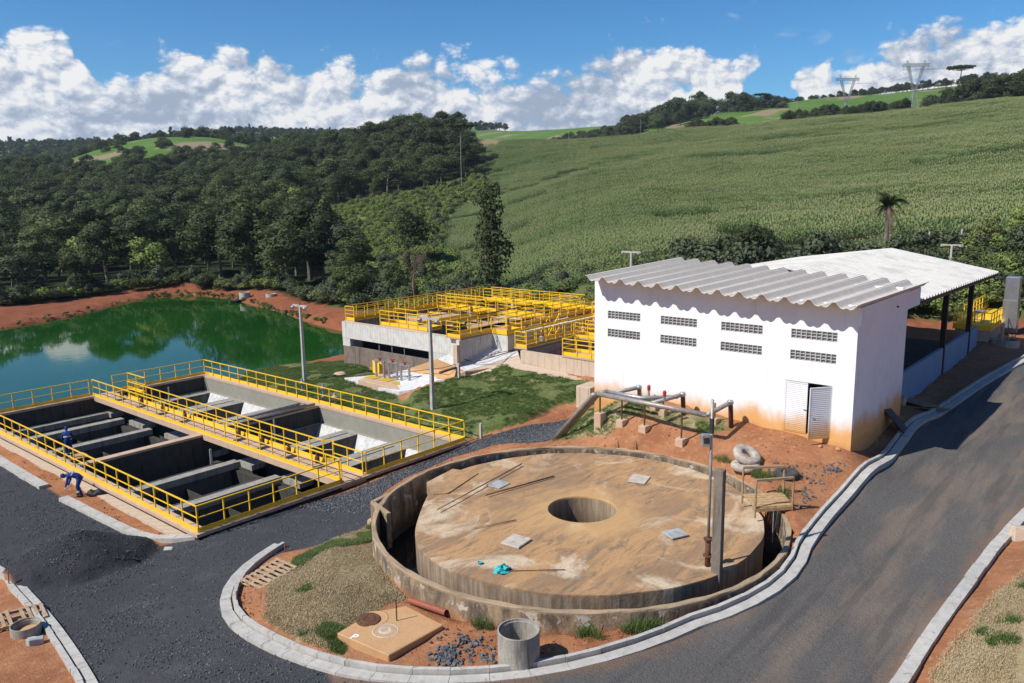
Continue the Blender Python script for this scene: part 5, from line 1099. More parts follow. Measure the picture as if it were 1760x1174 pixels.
# ------------------------------------------------------------------ right-hand yard beyond the shed
def right_yard():
    zb = 3.7; c = un(1638, 562, zb); X, Y = c[0], c[1]
    r = empty('yellow_platform', (X, Y, zb - 1.5), label='yellow decked platform with railing beyond the shed at the right edge', cat='platform')
    MB().box(0, 12, -2.2, 0, 1.42, 1.5).build('deck', M['yellow'], r); MB().box(.1, 11.9, -2.1, -.1, -.6, 1.40).build('support_wall', M['tank_con'], r)
    railing([(X + 12, Y, zb), (X, Y, zb), (X, Y - 2.2, zb), (X + 3.5, Y - 2.2, zb)], 'yellow railing round the platform beyond the shed at the right edge', step=1.0, toe=.25)
    # inclined screening machine in bright casing
    b = Vector(ground(1728, 572)); b = Vector(un(1735, 562, 3.3)); r = empty('screening_machine', b, label='tall shiny steel screening machine at the right edge beside the yellow platform', cat='machine')
    MB().box(-.5, .45, -.42, .42, 1.9, 3.5).build('hood', M['bright_steel'], r, bevel=.04); MB().add([(-.5, -.45, 0), (.5, -.45, 0), (.5, .45, 0), (-.5, .45, 0), (-.55, -.45, 1.9), (.35, -.45, 1.9), (.35, .45, 1.9), (-.55, .45, 1.9)], [(0, 1, 5, 4), (1, 2, 6, 5), (2, 3, 7, 6), (3, 0, 4, 7), (0, 3, 2, 1), (4, 5, 6, 7)]).build('chute', M['bright_steel'], r)
    MB().box(.4, .85, -.4, .4, -1.0, 2.0).build('side_duct', M['galv'], r, bevel=.03); MB().box(.56, 1.0, -.25, .25, 2.4, 2.9).build('motor', M['kerb'], r, bevel=.03)
    MB().tube([(.8, -.2, 2.0), (1.6, -.6, 2.1), (2.4, -.6, 2.1)], .12, 10).build('outlet_pipe', M['dark_steel'], r, smooth=True)
    ring(1728, 592, .8, .35, 'tank_con', 'low concrete ring with a short post, at the right edge in shade', th=.14)
    o = MB().bar((0, 0, 0), (0, 0, 1.3), .14).build('short_post', M['coping'], label='short tan post standing in the low concrete ring at right', cat='post'); o.location = gl(1722, 590)
    for k, (px, py) in enumerate(((1596, 520), (1651, 505))):
        o = MB().bar((0, 0, -.5), (0, 0, 2.2), .12).build('fence_post', M['kerb'], label=('white post seen under the shed roof, left of the black posts', 'white post seen under the shed roof between the black posts')[k], cat='post', group='white posts in the back yard'); p = pd(px, 72); o.location = (p[0], p[1], hz(p[0], p[1]))
    b = un(1683, 552, 3.75); o = MB().box(-.5, .5, -.3, .3, .7, .8).box(-.45, -.38, -.25, -.18, 0, .7).box(.38, .45, -.25, -.18, 0, .7).box(-.45, -.38, .18, .25, 0, .7).box(.38, .45, .18, .25, 0, .7).build('metal_table', M['galv'], label='small pale metal table on the yellow platform', cat='table'); o.location = (b[0], b[1], 3.7)
right_yard()

# ------------------------------------------------------------------ people
def worker(name_label, joints, edges, rad, loc, rz, bands, scale=1.0, hat=False):
    """one skinned body; clothing is the body's own colour, with tape, boots, gloves and head as children"""
    me = bpy.data.meshes.new('person'); me.from_pydata([Vector(j) * scale for j in joints], edges, [])
    o = bpy.data.objects.new('person', me); C.objects.link(o); o.location = loc; o.rotation_euler = (0, 0, rz)
    sk = o.modifiers.new('skin', 'SKIN'); sk.use_smooth_shade = True
    me.skin_vertices[0].data[0].use_root = True
    for v, q in zip(me.skin_vertices[0].data, rad): v.radius = (q[0] * scale, q[1] * scale) if isinstance(q, tuple) else (q * scale, q * scale)
    s = o.modifiers.new('sub', 'SUBSURF'); s.levels = s.render_levels = 2
    bpy.context.view_layer.update(); dg = bpy.context.evaluated_depsgraph_get(); m2 = bpy.data.meshes.new_from_object(o.evaluated_get(dg)); bpy.data.objects.remove(o)
    m2.materials.clear(); m2.materials.append(M['blue_cloth']); m2.shade_smooth()
    p = inst('person', m2, None, loc, (0, 0, rz), label=name_label, cat='person')
    for a, b, r in bands: MB().tube([Vector(a) * scale, Vector(b) * scale], r * scale, 12, cap=False).build('reflective_band', M['reflect'], p)
    return p
def uv(mb, c, rx, ry, rz_, n=12, m=8):
    k = len(mb.v)
    for i in range(m + 1):
        a = math.pi * i / m
        for j in range(n): t = 2 * math.pi * j / n; mb.v.append((c[0] + rx * math.sin(a) * math.cos(t), c[1] + ry * math.sin(a) * math.sin(t), c[2] + rz_ * math.cos(a)))
    for i in range(m):
        for j in range(n): a = k + i * n + j; b = k + i * n + (j + 1) % n; mb.f.append((a, a + n, b + n, b))
    return mb
def hand(par, w, d, s=1):
    mb = MB(); w = Vector(w); d = Vector(d).normalized(); sx = d.cross(Vector((0, 0, 1))).normalized() if abs(d.z) < .95 else Vector((1, 0, 0)); up = sx.cross(d)
    mb.bar(w, w + d * .09, .085, .035)
    for k, (o_, L) in enumerate(((-.033, .065), (-.011, .08), (.011, .075), (.033, .06))):
        a = w + d * .085 + sx * o_; b = a + d * L * .55; mb.tube([a, b, b + (d * .5 - up * .8).normalized() * L * .5], .0095, 6)
    mb.tube([w + d * .03 + sx * .04 * s, w + d * .07 + sx * .075 * s, w + d * .1 + sx * .075 * s - up * .02], .011, 6)
    return mb.build('hand', M['glove'], par, smooth=True)
def head(par, c, fwd=0.0, cap='cap', tilt=0.0):
    h = uv(MB(), (0, 0, 0), .095, .078, .12); uv(h, (.095, 0, -.01), .02, .014, .022, 8, 5)
    for s in (-1, 1): uv(h, (0, .078 * s, -.005), .02, .01, .03, 8, 5)
    o = h.build('head', M['skin'], par, smooth=True); o.location = c; o.rotation_euler = (0, tilt, fwd)
    for s in (-1, 1): uv(MB(), (.086, .03 * s, .02), .010, .012, .008, 8, 5).build('eye', M['black'], o)
    MB().bar((.088, -.022, -.055), (.088, .022, -.055), .008, .01).build('mouth', M['red_pipe'], o)
    k = uv(MB(), (-.01, 0, .035), .108, .092, .10); k.add([(.05, -.07, .06), (.17, -.06, .045), (.17, .06, .045), (.05, .07, .06), (.05, -.07, .07), (.17, -.06, .053), (.17, .06, .053), (.05, .07, .07)], [(0, 3, 2, 1), (4, 5, 6, 7), (0, 1, 5, 4), (1, 2, 6, 5), (2, 3, 7, 6), (3, 0, 4, 7)])
    k.build('cap', M['blue_cloth'], o, smooth=True); uv(MB(), (-.045, 0, -.03), .06, .08, .10).build('neck_flap', M['blue_cloth'], o, smooth=True)
# worker 1: bent forward at the hip towards the kerb, arms reaching down, trailing a black sack
J1 = [(0, 0, .86), (.14, 0, 1.02), (.32, 0, 1.10), (.47, 0, 1.08), (.56, 0, 1.04),   # pelvis, spine, chest, neck base, neck
      (-.02, .11, .83), (.10, .13, .46), (-.08, .14, .09), (.06, .15, .05), (-.02, -.11, .83), (.16, -.13, .48), (.02, -.15, .09), (.16, -.16, .05),
      (.42, .17, 1.02), (.48, .22, .74), (.58, .16, .52), (.42, -.17, 1.02), (.44, -.24, .74), (.56, -.18, .50)]
E1 = [(0, 1), (1, 2), (2, 3), (3, 4), (0, 5), (5, 6), (6, 7), (7, 8), (0, 9), (9, 10), (10, 11), (11, 12), (2, 13), (13, 14), (14, 15), (2, 16), (16, 17), (17, 18)]
R1 = [(.14, .17), (.13, .155), (.14, .17), (.08, .09), .055, .12, .085, .055, .05, .12, .085, .055, .05, .075, .052, .04, .075, .052, .04]
g = gl(140, 852); wrz = FAZ + math.pi / 2 + .25
p = worker('worker in blue overalls with reflective tape bending down beside the kerb gap', J1, E1, R1, g, wrz, [((.26, 0, 1.07), (.30, 0, 1.09), .185), ((.07, .13, .30), (.055, .135, .24), .09), ((.11, -.135, .32), (.10, -.14, .26), .09)])
hand(p, (.58, .16, .50), (.4, 0, -1)); hand(p, (.56, -.18, .48), (.4, 0, -1), -1); head(p, (.66, 0, 1.02), 0, tilt=1.0)
for y, x in ((.145, .0), (-.155, .09)): MB().box(x - .12, x + .16, y - .05, y + .05, 0, .11).build('boot', M['boot'], p, bevel=.03)
o = MB(); uv(o, (0, 0, .12), .5, .26, .2, 14, 8); o.v = [(x * (1 + .2 * math.sin(9 * y + 5 * x)), y, max(0, z) * (1 + .3 * math.sin(13 * x))) for x, y, z in o.v]
o = o.build('black_sack', M['black'], smooth=True, label='crumpled black sack lying beside the bending worker', cat='sack'); o.location = gl(168, 852); o.rotation_euler = (0, 0, FAZ - 1.4)
# worker 2: stands inside the basin on a trough wall, seen from behind, slightly stooped
J2 = [(0, 0, .93), (.04, 0, 1.15), (.10, 0, 1.36), (.16, 0, 1.47), (.2, 0, 1.52), (0, .10, .88), (.06, .11, .48), (-.03, .12, .09), (.1, .13, .05), (0, -.10, .88), (.04, -.12, .48), (-.05, -.13, .09), (.08, -.14, .05),
      (.11, .19, 1.38), (.14, .26, 1.10), (.32, .2, .96), (.11, -.19, 1.38), (.14, -.27, 1.10), (.34, -.2, .98)]
g2 = Vector((16.55, 46.6, -1.12))
B2 = MB().box(-.9, .9, -.5, .5, -.08, 0).build('work_plank', M['plank'], label='planks laid across the troughs under the second worker', cat='plank'); B2.location = g2
p = worker('worker in blue overalls standing inside the basin behind the railing', J2, E1, R1, g2, FAZ + .5, [((.06, 0, 1.20), (.07, 0, 1.25), .185), ((.02, .12, .30), (.01, .12, .24), .088), ((0, -.12, .30), (-.01, -.125, .24), .088)])
hand(p, (.32, .2, .95), (1, 0, -.2)); hand(p, (.34, -.2, .97), (1, 0, -.2), -1); head(p, (.22, 0, 1.64), 0, tilt=.4)
for y in (.12, -.13): MB().box(-.13, .15, y - .05, y + .05, 0, .11).build('boot', M['boot'], p, bevel=.03)
# ------------------------------------------------------------------ vegetation
def leaf_mat(name, a, b, c=None, rough=.7, trans=.25, per_tree=.45, big=None):
    m = bpy.data.materials.new(name); m.use_nodes = True; T = NT(m.node_tree); bs = T.n['Principled BSDF']; out = T.n['Material Output']
    co = T.new('ShaderNodeNewGeometry').outputs['Position']; oi = T.new('ShaderNodeObjectInfo')
    col = T.mix(T.ramp(T.noise(co, .55, 2, .6), .35, .65), a, b)
    if c: col = T.mix(T.math('MULTIPLY', T.ramp(oi.outputs['Random'], .55, .95), .8), col, c)
    if big: col = T.mix(T.ramp(T.noise(T.vmath('MULTIPLY', co, (1, 1, 2)), .035, 5, .62, .5), .42, .62), col, big)
    col = T.mix(T.math('MULTIPLY', oi.outputs['Random'], per_tree), col, tuple(x * .45 for x in a))
    T.put(bs.inputs['Base Color'], col); bs.inputs['Roughness'].default_value = rough; bs.inputs['Specular IOR Level'].default_value = .25
    tr = T.new('ShaderNodeBsdfTranslucent'); T.put(tr.inputs[0], T.mix(.3, col, (.12, .2, .02))); mx = T.new('ShaderNodeMixShader'); mx.inputs[0].default_value = trans
    T.l.new(bs.outputs[0], mx.inputs[1]); T.l.new(tr.outputs[0], mx.inputs[2]); T.l.new(mx.outputs[0], out.inputs[0]); return m
M['leaf'] = leaf_mat('forest_leaf', (.078, .112, .036), (.130, .155, .060), (.17, .205, .065), per_tree=.65)
M['leaf_dark'] = leaf_mat('dark_leaf', (.044, .068, .026), (.082, .105, .044), (.12, .145, .055), per_tree=.6)
M['leaf_grey'] = leaf_mat('greyish_leaf', (.085, .105, .060), (.11, .13, .075), None)
M['leaf_bright'] = leaf_mat('bright_shrub_leaf', (.19, .26, .065), (.25, .31, .085), (.26, .26, .11))
M['leaf_corn'] = leaf_mat('corn_leaf', (.215, .275, .110), (.175, .235, .082), (.24, .27, .13), trans=.3, per_tree=.12, big=(.13, .20, .072))
M['tassel'] = material('corn_tassel', (.46, .44, .22), (.34, .35, .15), 1, .9)
M['grass'] = leaf_mat('grass_blade', (.085, .145, .032), (.13, .175, .055), None, trans=.2, per_tree=.2)
M['straw'] = leaf_mat('straw_blade', (.56, .45, .28), (.46, .36, .21), None, trans=.15, per_tree=.3)
M['bark'] = material('bark', (.20, .17, .135), (.11, .09, .07), 3, .95, 0, .5)
M['twig'] = material('dead_twig', (.22, .16, .11), (.15, .10, .07), 3, .95)

def leaves(rs, blobs, n, s, flat=.6):
    """n leaf clumps, each a bent quad pair, laid on and just under the surface of the blobs"""
    V, Fc = [], []; NN = []
    w = np.array([b[3] * b[3] for b in blobs]); w = w / w.sum(); pick = rs.choice(len(blobs), n, p=w)
    for i in pick:
        cx_, cy_, cz_, R, q = blobs[i]
        d = rs.normal(size=3); d /= np.linalg.norm(d)
        if d[2] < -.35: d[2] = -d[2] * .5
        r = R * (1 - .28 * rs.random() ** 2) * (1 + .10 * rs.normal() * .5)
        c = np.array([cx_, cy_, cz_]) + d * np.array([r, r, r * q])
        nrm = d + rs.normal(size=3) * .55; nrm[2] += .35; nrm /= np.linalg.norm(nrm)
        u = np.cross(nrm, rs.normal(size=3)); u /= np.linalg.norm(u); v = np.cross(nrm, u); a = s * (.6 + .8 * rs.random()); b = a * (.45 + .4 * rs.random()); k = len(V)
        V += [c - u * a * .5, c - v * b * .5 - nrm * a * .08, c + u * a * .5, c + v * b * .5 + nrm * a * .06]
        Fc += [(k, k + 1, k + 2, k + 3)]; m_ = d * .8 + nrm * .28 + np.array([0, 0, .1]); NN += [m_ / np.linalg.norm(m_)] * 4
    return V, Fc, NN
def tree_meshes(seed, H, Wd, kind='round', n=2600, s=.42, leaf='leaf'):
    rs = np.random.default_rng(seed); blobs = []
    if kind == 'round':
        for k in range(20):
            t = rs.random(); z = H * (.30 + .60 * t); prof = math.sqrt(max(.05, 1 - ((t - .42) / .66) ** 2)); a = rs.random() * 6.28; rr = Wd * .5 * prof * (.25 + .75 * math.sqrt(rs.random())) * .82
            blobs.append((rr * math.cos(a), rr * math.sin(a), z, Wd * (.15 + .13 * rs.random()), .8))
    elif kind == 'tall':
        for k in range(24):
            t = k / 23; z = H * (.18 + .76 * t); prof = (.55 + .45 * math.sin(t * 3.0)) * (1 - .45 * t); a = rs.random() * 6.28; rr = Wd * .36 * prof * rs.random()
            blobs.append((rr * math.cos(a), rr * math.sin(a), z, Wd * (.17 + .12 * rs.random()) * (1 - .4 * t), 1.1))
    elif kind == 'umbrella':
        for k in range(22):
            a = k * 2.4; rr = Wd * .47 * math.sqrt((k + .5) / 22); blobs.append((rr * math.cos(a), rr * math.sin(a), H * (.93 - .05 * (rr / Wd)), Wd * .10, .42))
    elif kind == 'shrub':
        for k in range(9):
            a = rs.random() * 6.28; rr = Wd * .33 * rs.random(); blobs.append((rr * math.cos(a), rr * math.sin(a), H * (.35 + .3 * rs.random()), Wd * (.20 + .10 * rs.random()), H / Wd))
    V, Fc, NN = leaves(rs, blobs, n, s); me = bpy.data.meshes.new('crown'); me.from_pydata([tuple(v) for v in V], [], Fc); me.materials.append(M[leaf]); me.shade_smooth(); me.normals_split_custom_set([NN[i] for f in Fc for i in f])
    tb = MB(); r0 = .018 * H + .03; lean = rs.normal(size=2) * .03 * H
    top = (lean[0], lean[1], H * (.90 if kind == 'umbrella' else .62)); tb.tube([(0, 0, -.5), (lean[0] * .3, lean[1] * .3, H * .3), top], r0, 7, radii=[r0 * 1.3, r0, r0 * .45])
    for k in range(0, len(blobs), 3 if kind != 'umbrella' else 2):
        b = blobs[k]; t = min(.9, max(.25, b[2] / H - (.22 if kind != 'umbrella' else .08))); st = Vector((lean[0] * t, lean[1] * t, H * t)); tb.tube([st, st.lerp(Vector(b[:3]), .55) + Vector((0, 0, -.03 * H)), b[:3]], r0 * .3, 5, radii=[r0 * .4, r0 * .25, r0 * .1])
    return me, tb.mesh('trunk', M['bark'])
TREES = {}
for nm, leaf, H, Wd, kind, n, s in (('a', 'leaf', 9.0, 7.6, 'round', 3000, .42), ('b', 'leaf', 10.5, 7.0, 'round', 3200, .42), ('c', 'leaf_dark', 9.5, 8.0, 'round', 3200, .42), ('d', 'leaf_grey', 8.5, 6.0, 'round', 2600, .38), ('e', 'leaf', 10.0, 5.4, 'tall', 2600, .40),
        ('f', 'leaf_dark', 11, 6.4, 'round', 3000, .42), ('g', 'leaf_bright', 7.5, 6.4, 'round', 2400, .40), ('tall', 'leaf_dark', 12.5, 7.0, 'tall', 4200, .36), ('umb', 'leaf_dark', 13, 9.5, 'umbrella', 2200, .5), ('big', 'leaf_dark', 12, 13, 'round', 5000, .5), ('conifer', 'leaf_dark', 12, 4.5, 'tall', 1800, .5)):
    TREES[nm] = (tree_meshes(hash(nm) % 1000 if False else sum(map(ord, nm)), H, Wd, kind, n, s, leaf), H, Wd)
def tree(key, x, y, s, label, group=None, name='tree', cat='tree', z=None, sz=None, rz=None):
    (cr, tk), H, Wd = TREES[key]; r = empty(name, (x, y, hz(x, y) if z is None else z), random.random() * 6.28 if rz is None else rz, label, cat, group); r.scale = (s, s, sz or s)
    inst('trunk', tk, r); inst('crown', cr, r); return r
def scatter(name, P, S, R, template, kind='stuff', z_rot_only=True):
    """one object: template mesh set out on many points by geometry nodes"""
    me = bpy.data.meshes.new(name); me.vertices.add(len(P)); me.vertices.foreach_set('co', np.asarray(P, np.float32).ravel())
    for nm_, val in (('sc', S), ('rot', R)):
        val = np.asarray(val, np.float32)
        a = me.attributes.new(nm_, 'FLOAT_VECTOR', 'POINT'); a.data.foreach_set('vector', val.ravel())
    o = bpy.data.objects.new(name, me); C.objects.link(o); o['kind'] = kind
    ng = bpy.data.node_groups.new('scatter_' + name, 'GeometryNodeTree'); ng.interface.new_socket('Geometry', in_out='INPUT', socket_type='NodeSocketGeometry'); ng.interface.new_socket('Geometry', in_out='OUTPUT', socket_type='NodeSocketGeometry')
    gi = ng.nodes.new('NodeGroupInput'); go = ng.nodes.new('NodeGroupOutput'); ip = ng.nodes.new('GeometryNodeInstanceOnPoints'); nodes = ng.nodes
    if len(template) == 1:
        ob = nodes.new('GeometryNodeObjectInfo'); ob.inputs['Object'].default_value = template[0]; ob.inputs['As Instance'].default_value = True; ng.links.new(ob.outputs['Geometry'], ip.inputs['Instance'])
    else:
        jn = nodes.new('GeometryNodeGeometryToInstance')
        for t in template: ob = nodes.new('GeometryNodeObjectInfo'); ob.inputs['Object'].default_value = t; ob.inputs['As Instance'].default_value = True; ng.links.new(ob.outputs['Geometry'], jn.inputs[0])
        # several templates: joined as instances and picked per point
        jj = nodes.new('GeometryNodeJoinGeometry')
        for l in list(ng.links):
            if l.to_node == jn: f = l.from_socket; ng.links.remove(l); ng.links.new(f, jj.inputs[0])
        nodes.remove(jn); ng.links.new(jj.outputs[0], ip.inputs['Instance']); ip.inputs['Pick Instance'].default_value = True
    for nm_, sock in (('sc', 'Scale'), ('rot', 'Rotation')):
        a = nodes.new('GeometryNodeInputNamedAttribute'); a.data_type = 'FLOAT_VECTOR'; a.inputs['Name'].default_value = nm_; ng.links.new(a.outputs['Attribute'], ip.inputs[sock])
    ng.links.new(gi.outputs[0], ip.inputs['Points']); ng.links.new(ip.outputs[0], go.inputs[0])
    md = o.modifiers.new('scatter', 'NODES'); md.node_group = ng; return o
def template(name, me): return bpy.data.objects.new(name, me)      # not linked to the scene
def joined(key):
    (cr, tk), H, Wd = TREES[key]; me = bpy.data.meshes.new('t_' + key); mb = MB()
    cv = np.empty(len(cr.vertices) * 3, np.float32); cr.vertices.foreach_get('co', cv); tv = np.empty(len(tk.vertices) * 3, np.float32); tk.vertices.foreach_get('co', tv)
    me.from_pydata(np.r_[cv, tv].reshape(-1, 3).tolist(), [], [tuple(p.vertices) for p in cr.polygons] + [tuple(v + len(cr.vertices) for v in p.vertices) for p in tk.polygons])
    me.materials.append(cr.materials[0]); me.materials.append(tk.materials[0]); mi = np.zeros(len(me.polygons), np.int32); mi[len(cr.polygons):] = 1; me.polygons.foreach_set('material_index', mi); return template('template_' + key, me)
TT_ = {k: joined(k) for k in ('a', 'b', 'c', 'd', 'f', 'g', 'conifer')}
def colof(x, y):
    az = np.arctan2(y, x) - FAZ; return CX - np.tan(az) * F, x * math.cos(FAZ) + y * math.sin(FAZ)

def forest():
    g = 6.9; xs, ys = np.meshgrid(np.arange(-250, 620, g), np.arange(-60, 620, g), indexing='ij'); x = xs.ravel() + rng.uniform(-2.4, 2.4, xs.size); y = ys.ravel() + rng.uniform(-2.4, 2.4, xs.size)
    px, cd = colof(x, y); ok = (px > -160) & (px < 900) & (cd > 60) & (sdf(W['wood'], x, y) > .5); x, y, px, cd = x[ok], y[ok], px[ok], cd[ok]
    z = height(x, y); o_ = np.argsort(cd); x, y, z, px, cd = x[o_], y[o_], z[o_], px[o_], cd[o_]
    kinds = ['a', 'b', 'c', 'd', 'e', 'f', 'g']; labs = {'a': 'mid green rounded broadleaf tree in the dense forest past the pond', 'b': 'tall green broadleaf tree in the dense forest past the pond', 'c': 'dark spreading tree in the dense forest past the pond', 'd': 'small greyish green tree in the dense forest past the pond', 'e': 'narrow upright green tree in the dense forest past the pond', 'f': 'tall dark tree in the dense forest past the pond', 'g': 'bright green young tree in the dense forest past the pond'}
    n = 0; rest = {k: ([], [], []) for k in TT_}
    for i in range(len(x)):
        p = [.22, .2, .22, .10, .06, .16, .04]
        k = kinds[rng.choice(7, p=p)]; s = rng.uniform(.62, 1.45)
        if px[i] > 540 and cd[i] < 125: s *= .66
        elif px[i] > 860: continue
        if px[i] < 500 and cd[i] > 330: s *= .85
        if cd[i] < 100 and px[i] < 540 or (px[i] < 330 and cd[i] < 150): s *= .85
        if n < 270:
            edge = np.interp(px[i], [0, 200, 320, 450, 600, 700, 830], [106, 122, 127, 119, 95, 88, 84])
            where = ('rising behind the raised tank with yellow railings' if px[i] > 590 else 'standing above the far bank between the two concrete rings and the raised tank' if px[i] > 430 else 'standing along the red bank at the middle of the pond' if px[i] > 250 else 'standing along the red bank at the left half of the pond' if px[i] > 90 else 'at the left edge of the picture above the pond') if cd[i] < edge + 14 else ('in the second rows of the wood above the left half of the pond' if px[i] < 250 else 'in the second rows of the wood above the middle of the pond' if px[i] < 500 else 'in the second rows of the wood below the bright shrubs')
            kd = {'a': 'mid green rounded broadleaf tree', 'b': 'tall green broadleaf tree', 'c': 'dark spreading tree', 'd': 'small greyish green tree', 'e': 'narrow upright green tree', 'f': 'tall dark tree', 'g': 'bright green young tree'}[k]
            tree(k, x[i], y[i], s, ' '.join((kd + ' ' + where).split()[:16]), kd + ' ' + where, 'forest_tree', z=z[i], sz=s * .84); n += 1
        else:
            k = k if k in rest else 'b'; q = rest[k]; q[0].append((x[i], y[i], z[i])); q[1].append((s, s, s * rng.uniform(.72, .95))); q[2].append((0, 0, rng.uniform(0, 6.28)))
    return rest
REST = forest()
def far_wood():
    """woods on the hills a kilometre away"""
    def add(k, x, y, s, sink=3.0): q = REST[k]; q[0].append((x, y, hz(x, y) - sink * s)); q[1].append((s, s, s)); q[2].append((0, 0, rng.uniform(0, 6.28)))
    for i in range(1500):
        px = rng.uniform(-150, 700); d = rng.uniform(600, 1130)
        if d < 800 and px > 520: continue
        if 200 < px < 440 and 780 < d < 1130: continue       # cleared field on the far slope
        p = pd(px, d); add(rng.choice(['c', 'f', 'conifer', 'b']), p[0], p[1], rng.uniform(.9, 1.5))
    for i in range(420):
        px = rng.uniform(-150, 880); d = rng.uniform(1120, 1190) if rng.random() < .8 else 1040
        if 380 < px < 395: continue
        p = pd(px, d); add(rng.choice(['c', 'f']), p[0], p[1], rng.uniform(.8, 1.3))
    for px0, d0, n_ in ((255, 480, 9), (300, 530, 8), (210, 560, 7), (345, 600, 14), (410, 520, 6), (240, 640, 16), (430, 600, 10)):
        for _ in range(n_): p = pd(px0 + rng.normal() * 9, d0 + rng.normal() * 9); add(rng.choice(['c', 'f', 'a']), p[0], p[1], rng.uniform(.5, 1.0), 1.0)
    for i in range(260):
        px = rng.uniform(830, 1180); d = 640 + (px - 830) * .2 + rng.uniform(-40, 60); 
        p = pd(px, d); add(rng.choice(['c', 'f', 'b']), p[0], p[1], rng.uniform(.7, 1.1))
    for i in range(95):
        px = rng.uniform(1060, 1340); d = 660 + rng.uniform(-30, 30); p = pd(px, d); add(rng.choice(['c', 'f', 'a']), p[0], p[1], rng.uniform(1.0, 2.1) * (1.25 - abs(px - 1180) / 300), 1.2)
    for i in range(210):
        px = rng.uniform(1300, 1900); d = rng.uniform(770, 830); p = pd(px, d); add(rng.choice(['c', 'f']), p[0], p[1], rng.uniform(.6, 1.1))
    for i in range(230):      # hedge line just behind the crest of the crop hill
        px = rng.uniform(1180, 1560); d = 362 + (1560 - px) * .05 + rng.uniform(-4, 22); p = pd(px, d); add(rng.choice(['c', 'f', 'd']), p[0], p[1], rng.uniform(.65, 1.0) * (1.0 if 1340 < px < 1540 or px < 1260 else .45))
far_wood()
for k, (P, S, R) in REST.items():
    if P: scatter('distant_forest', P, S, R, [TT_[k]])
# trees one can point at
pp = lambda px, d: pd(px, d)
def T_(key, px, d, s, lab, **k): p = pd(px, d); return tree(key, p[0], p[1], s, lab, **k)
T_('tall', 843, 86, .86, 'tall slender dark tree standing alone in front of the crops, behind the yellow railings', sz=1.0)
T_('c', 705, 128, 1.05, 'round dark tree at the edge of the bright shrubs above the pond wood')
T_('big', 770, 330, 1.15, 'largest broad tree on the ridge where the forest meets the crops')
T_('umb', 800, 318, 1.3, 'spreading tree with bare trunk at the right end of the ridge wood', rz=0)
T_('c', 740, 325, 1.7, 'dark domed tree left of the largest tree on the ridge')
T_('umb', 1625, 560, 1.9, 'flat topped araucaria pine against the sky near the right hilltop')
T_('umb', 1092, 560, 1.25, 'flat topped araucaria pine on the green field behind the crop ridge')
T_('a', 1128, 600, 1.7, 'big rounded tree on the skyline right of the small araucaria')
T_('umb', 1265, 640, 1.2, 'thin araucaria pine among the skyline trees in the middle')
T_('umb', 1298, 640, 1.3, 'thin araucaria pine right of the other skyline araucaria')
T_('c', 1166, 610, 1.4, 'dark rounded skyline tree, second right of the small araucaria')
T_('f', 1205, 620, 1.3, 'tall dark skyline tree in the middle of the ridge')
for i, (px, d, s) in enumerate(((1585, 352, .75), (1605, 350, .95), (1628, 346, 1.1), (1650, 345, 1.2), (1672, 343, 1.25), (1695, 342, 1.3), (1716, 341, 1.25), (1738, 340, 1.3), (1758, 338, 1.3), (1640, 352, 1.2), (1684, 352, 1.4), (1730, 352, 1.5), (1770, 350, 1.5), (1795, 340, 1.4))):
    p_ = pd(px, d - 4); T_(('c', 'f')[i % 2], px, d - 4, s * 1.05, 'dark tree in the clump at the top right of the crop hill', group='clump of dark trees at the top right hill', z=hz(p_[0], p_[1]) - 2.6 * s)
for i, (px, d, s) in enumerate(((1215, 412, 1.0), (1228, 410, .8), (1205, 414, .75))): T_('c', px, d, s, 'dark bush like tree in the small group on the crop hill crest', group='small tree group on the crest')
for i, (px, d, s) in enumerate(((1265, 70, .40), (1290, 69, .46), (1312, 70, .40), (1335, 70, .36), (1235, 70, .34), (1278, 73, .42), (1300, 74, .44))): T_(('c', 'f', 'c')[i % 3], px, d, s, 'dark bushy tree in the thicket just above the wavy roof', group='thicket above the wavy roof')
T_('g', 1700, 72, .45, 'bright green bush beyond the shed roof at right'); T_('g', 1745, 74, .5, 'bright green bush at the right edge above the shiny machine')
# dead tree by the railings
def dead_tree(px, d, h, label):
    p = pd(px, d); r = empty('bare_tree', (p[0], p[1], hz(p[0], p[1])), 0, label, 'tree'); mb = MB(); rr = random.Random(5)
    def br(a, dr, L, rad, dep):
        b = a + dr * L; mb.tube([a, a.lerp(b, .5) + Vector((rr.uniform(-.05, .05), rr.uniform(-.05, .05), 0)) * L, b], rad, 5, radii=[rad, rad * .8, rad * .55])
        if dep: 
            for _ in range(3): br(b, (dr + Vector((rr.uniform(-.7, .7), rr.uniform(-.7, .7), rr.uniform(-.1, .5)))).normalized(), L * rr.uniform(.6, .8), rad * .55, dep - 1)
    br(Vector((0, 0, 0)), Vector((0, 0, 1)), h * .35, .12, 5); mb.build('branches', M['twig'], r)
dead_tree(712, 87, 6.0, 'leafless reddish brown tree between the dark trees behind the raised tank')
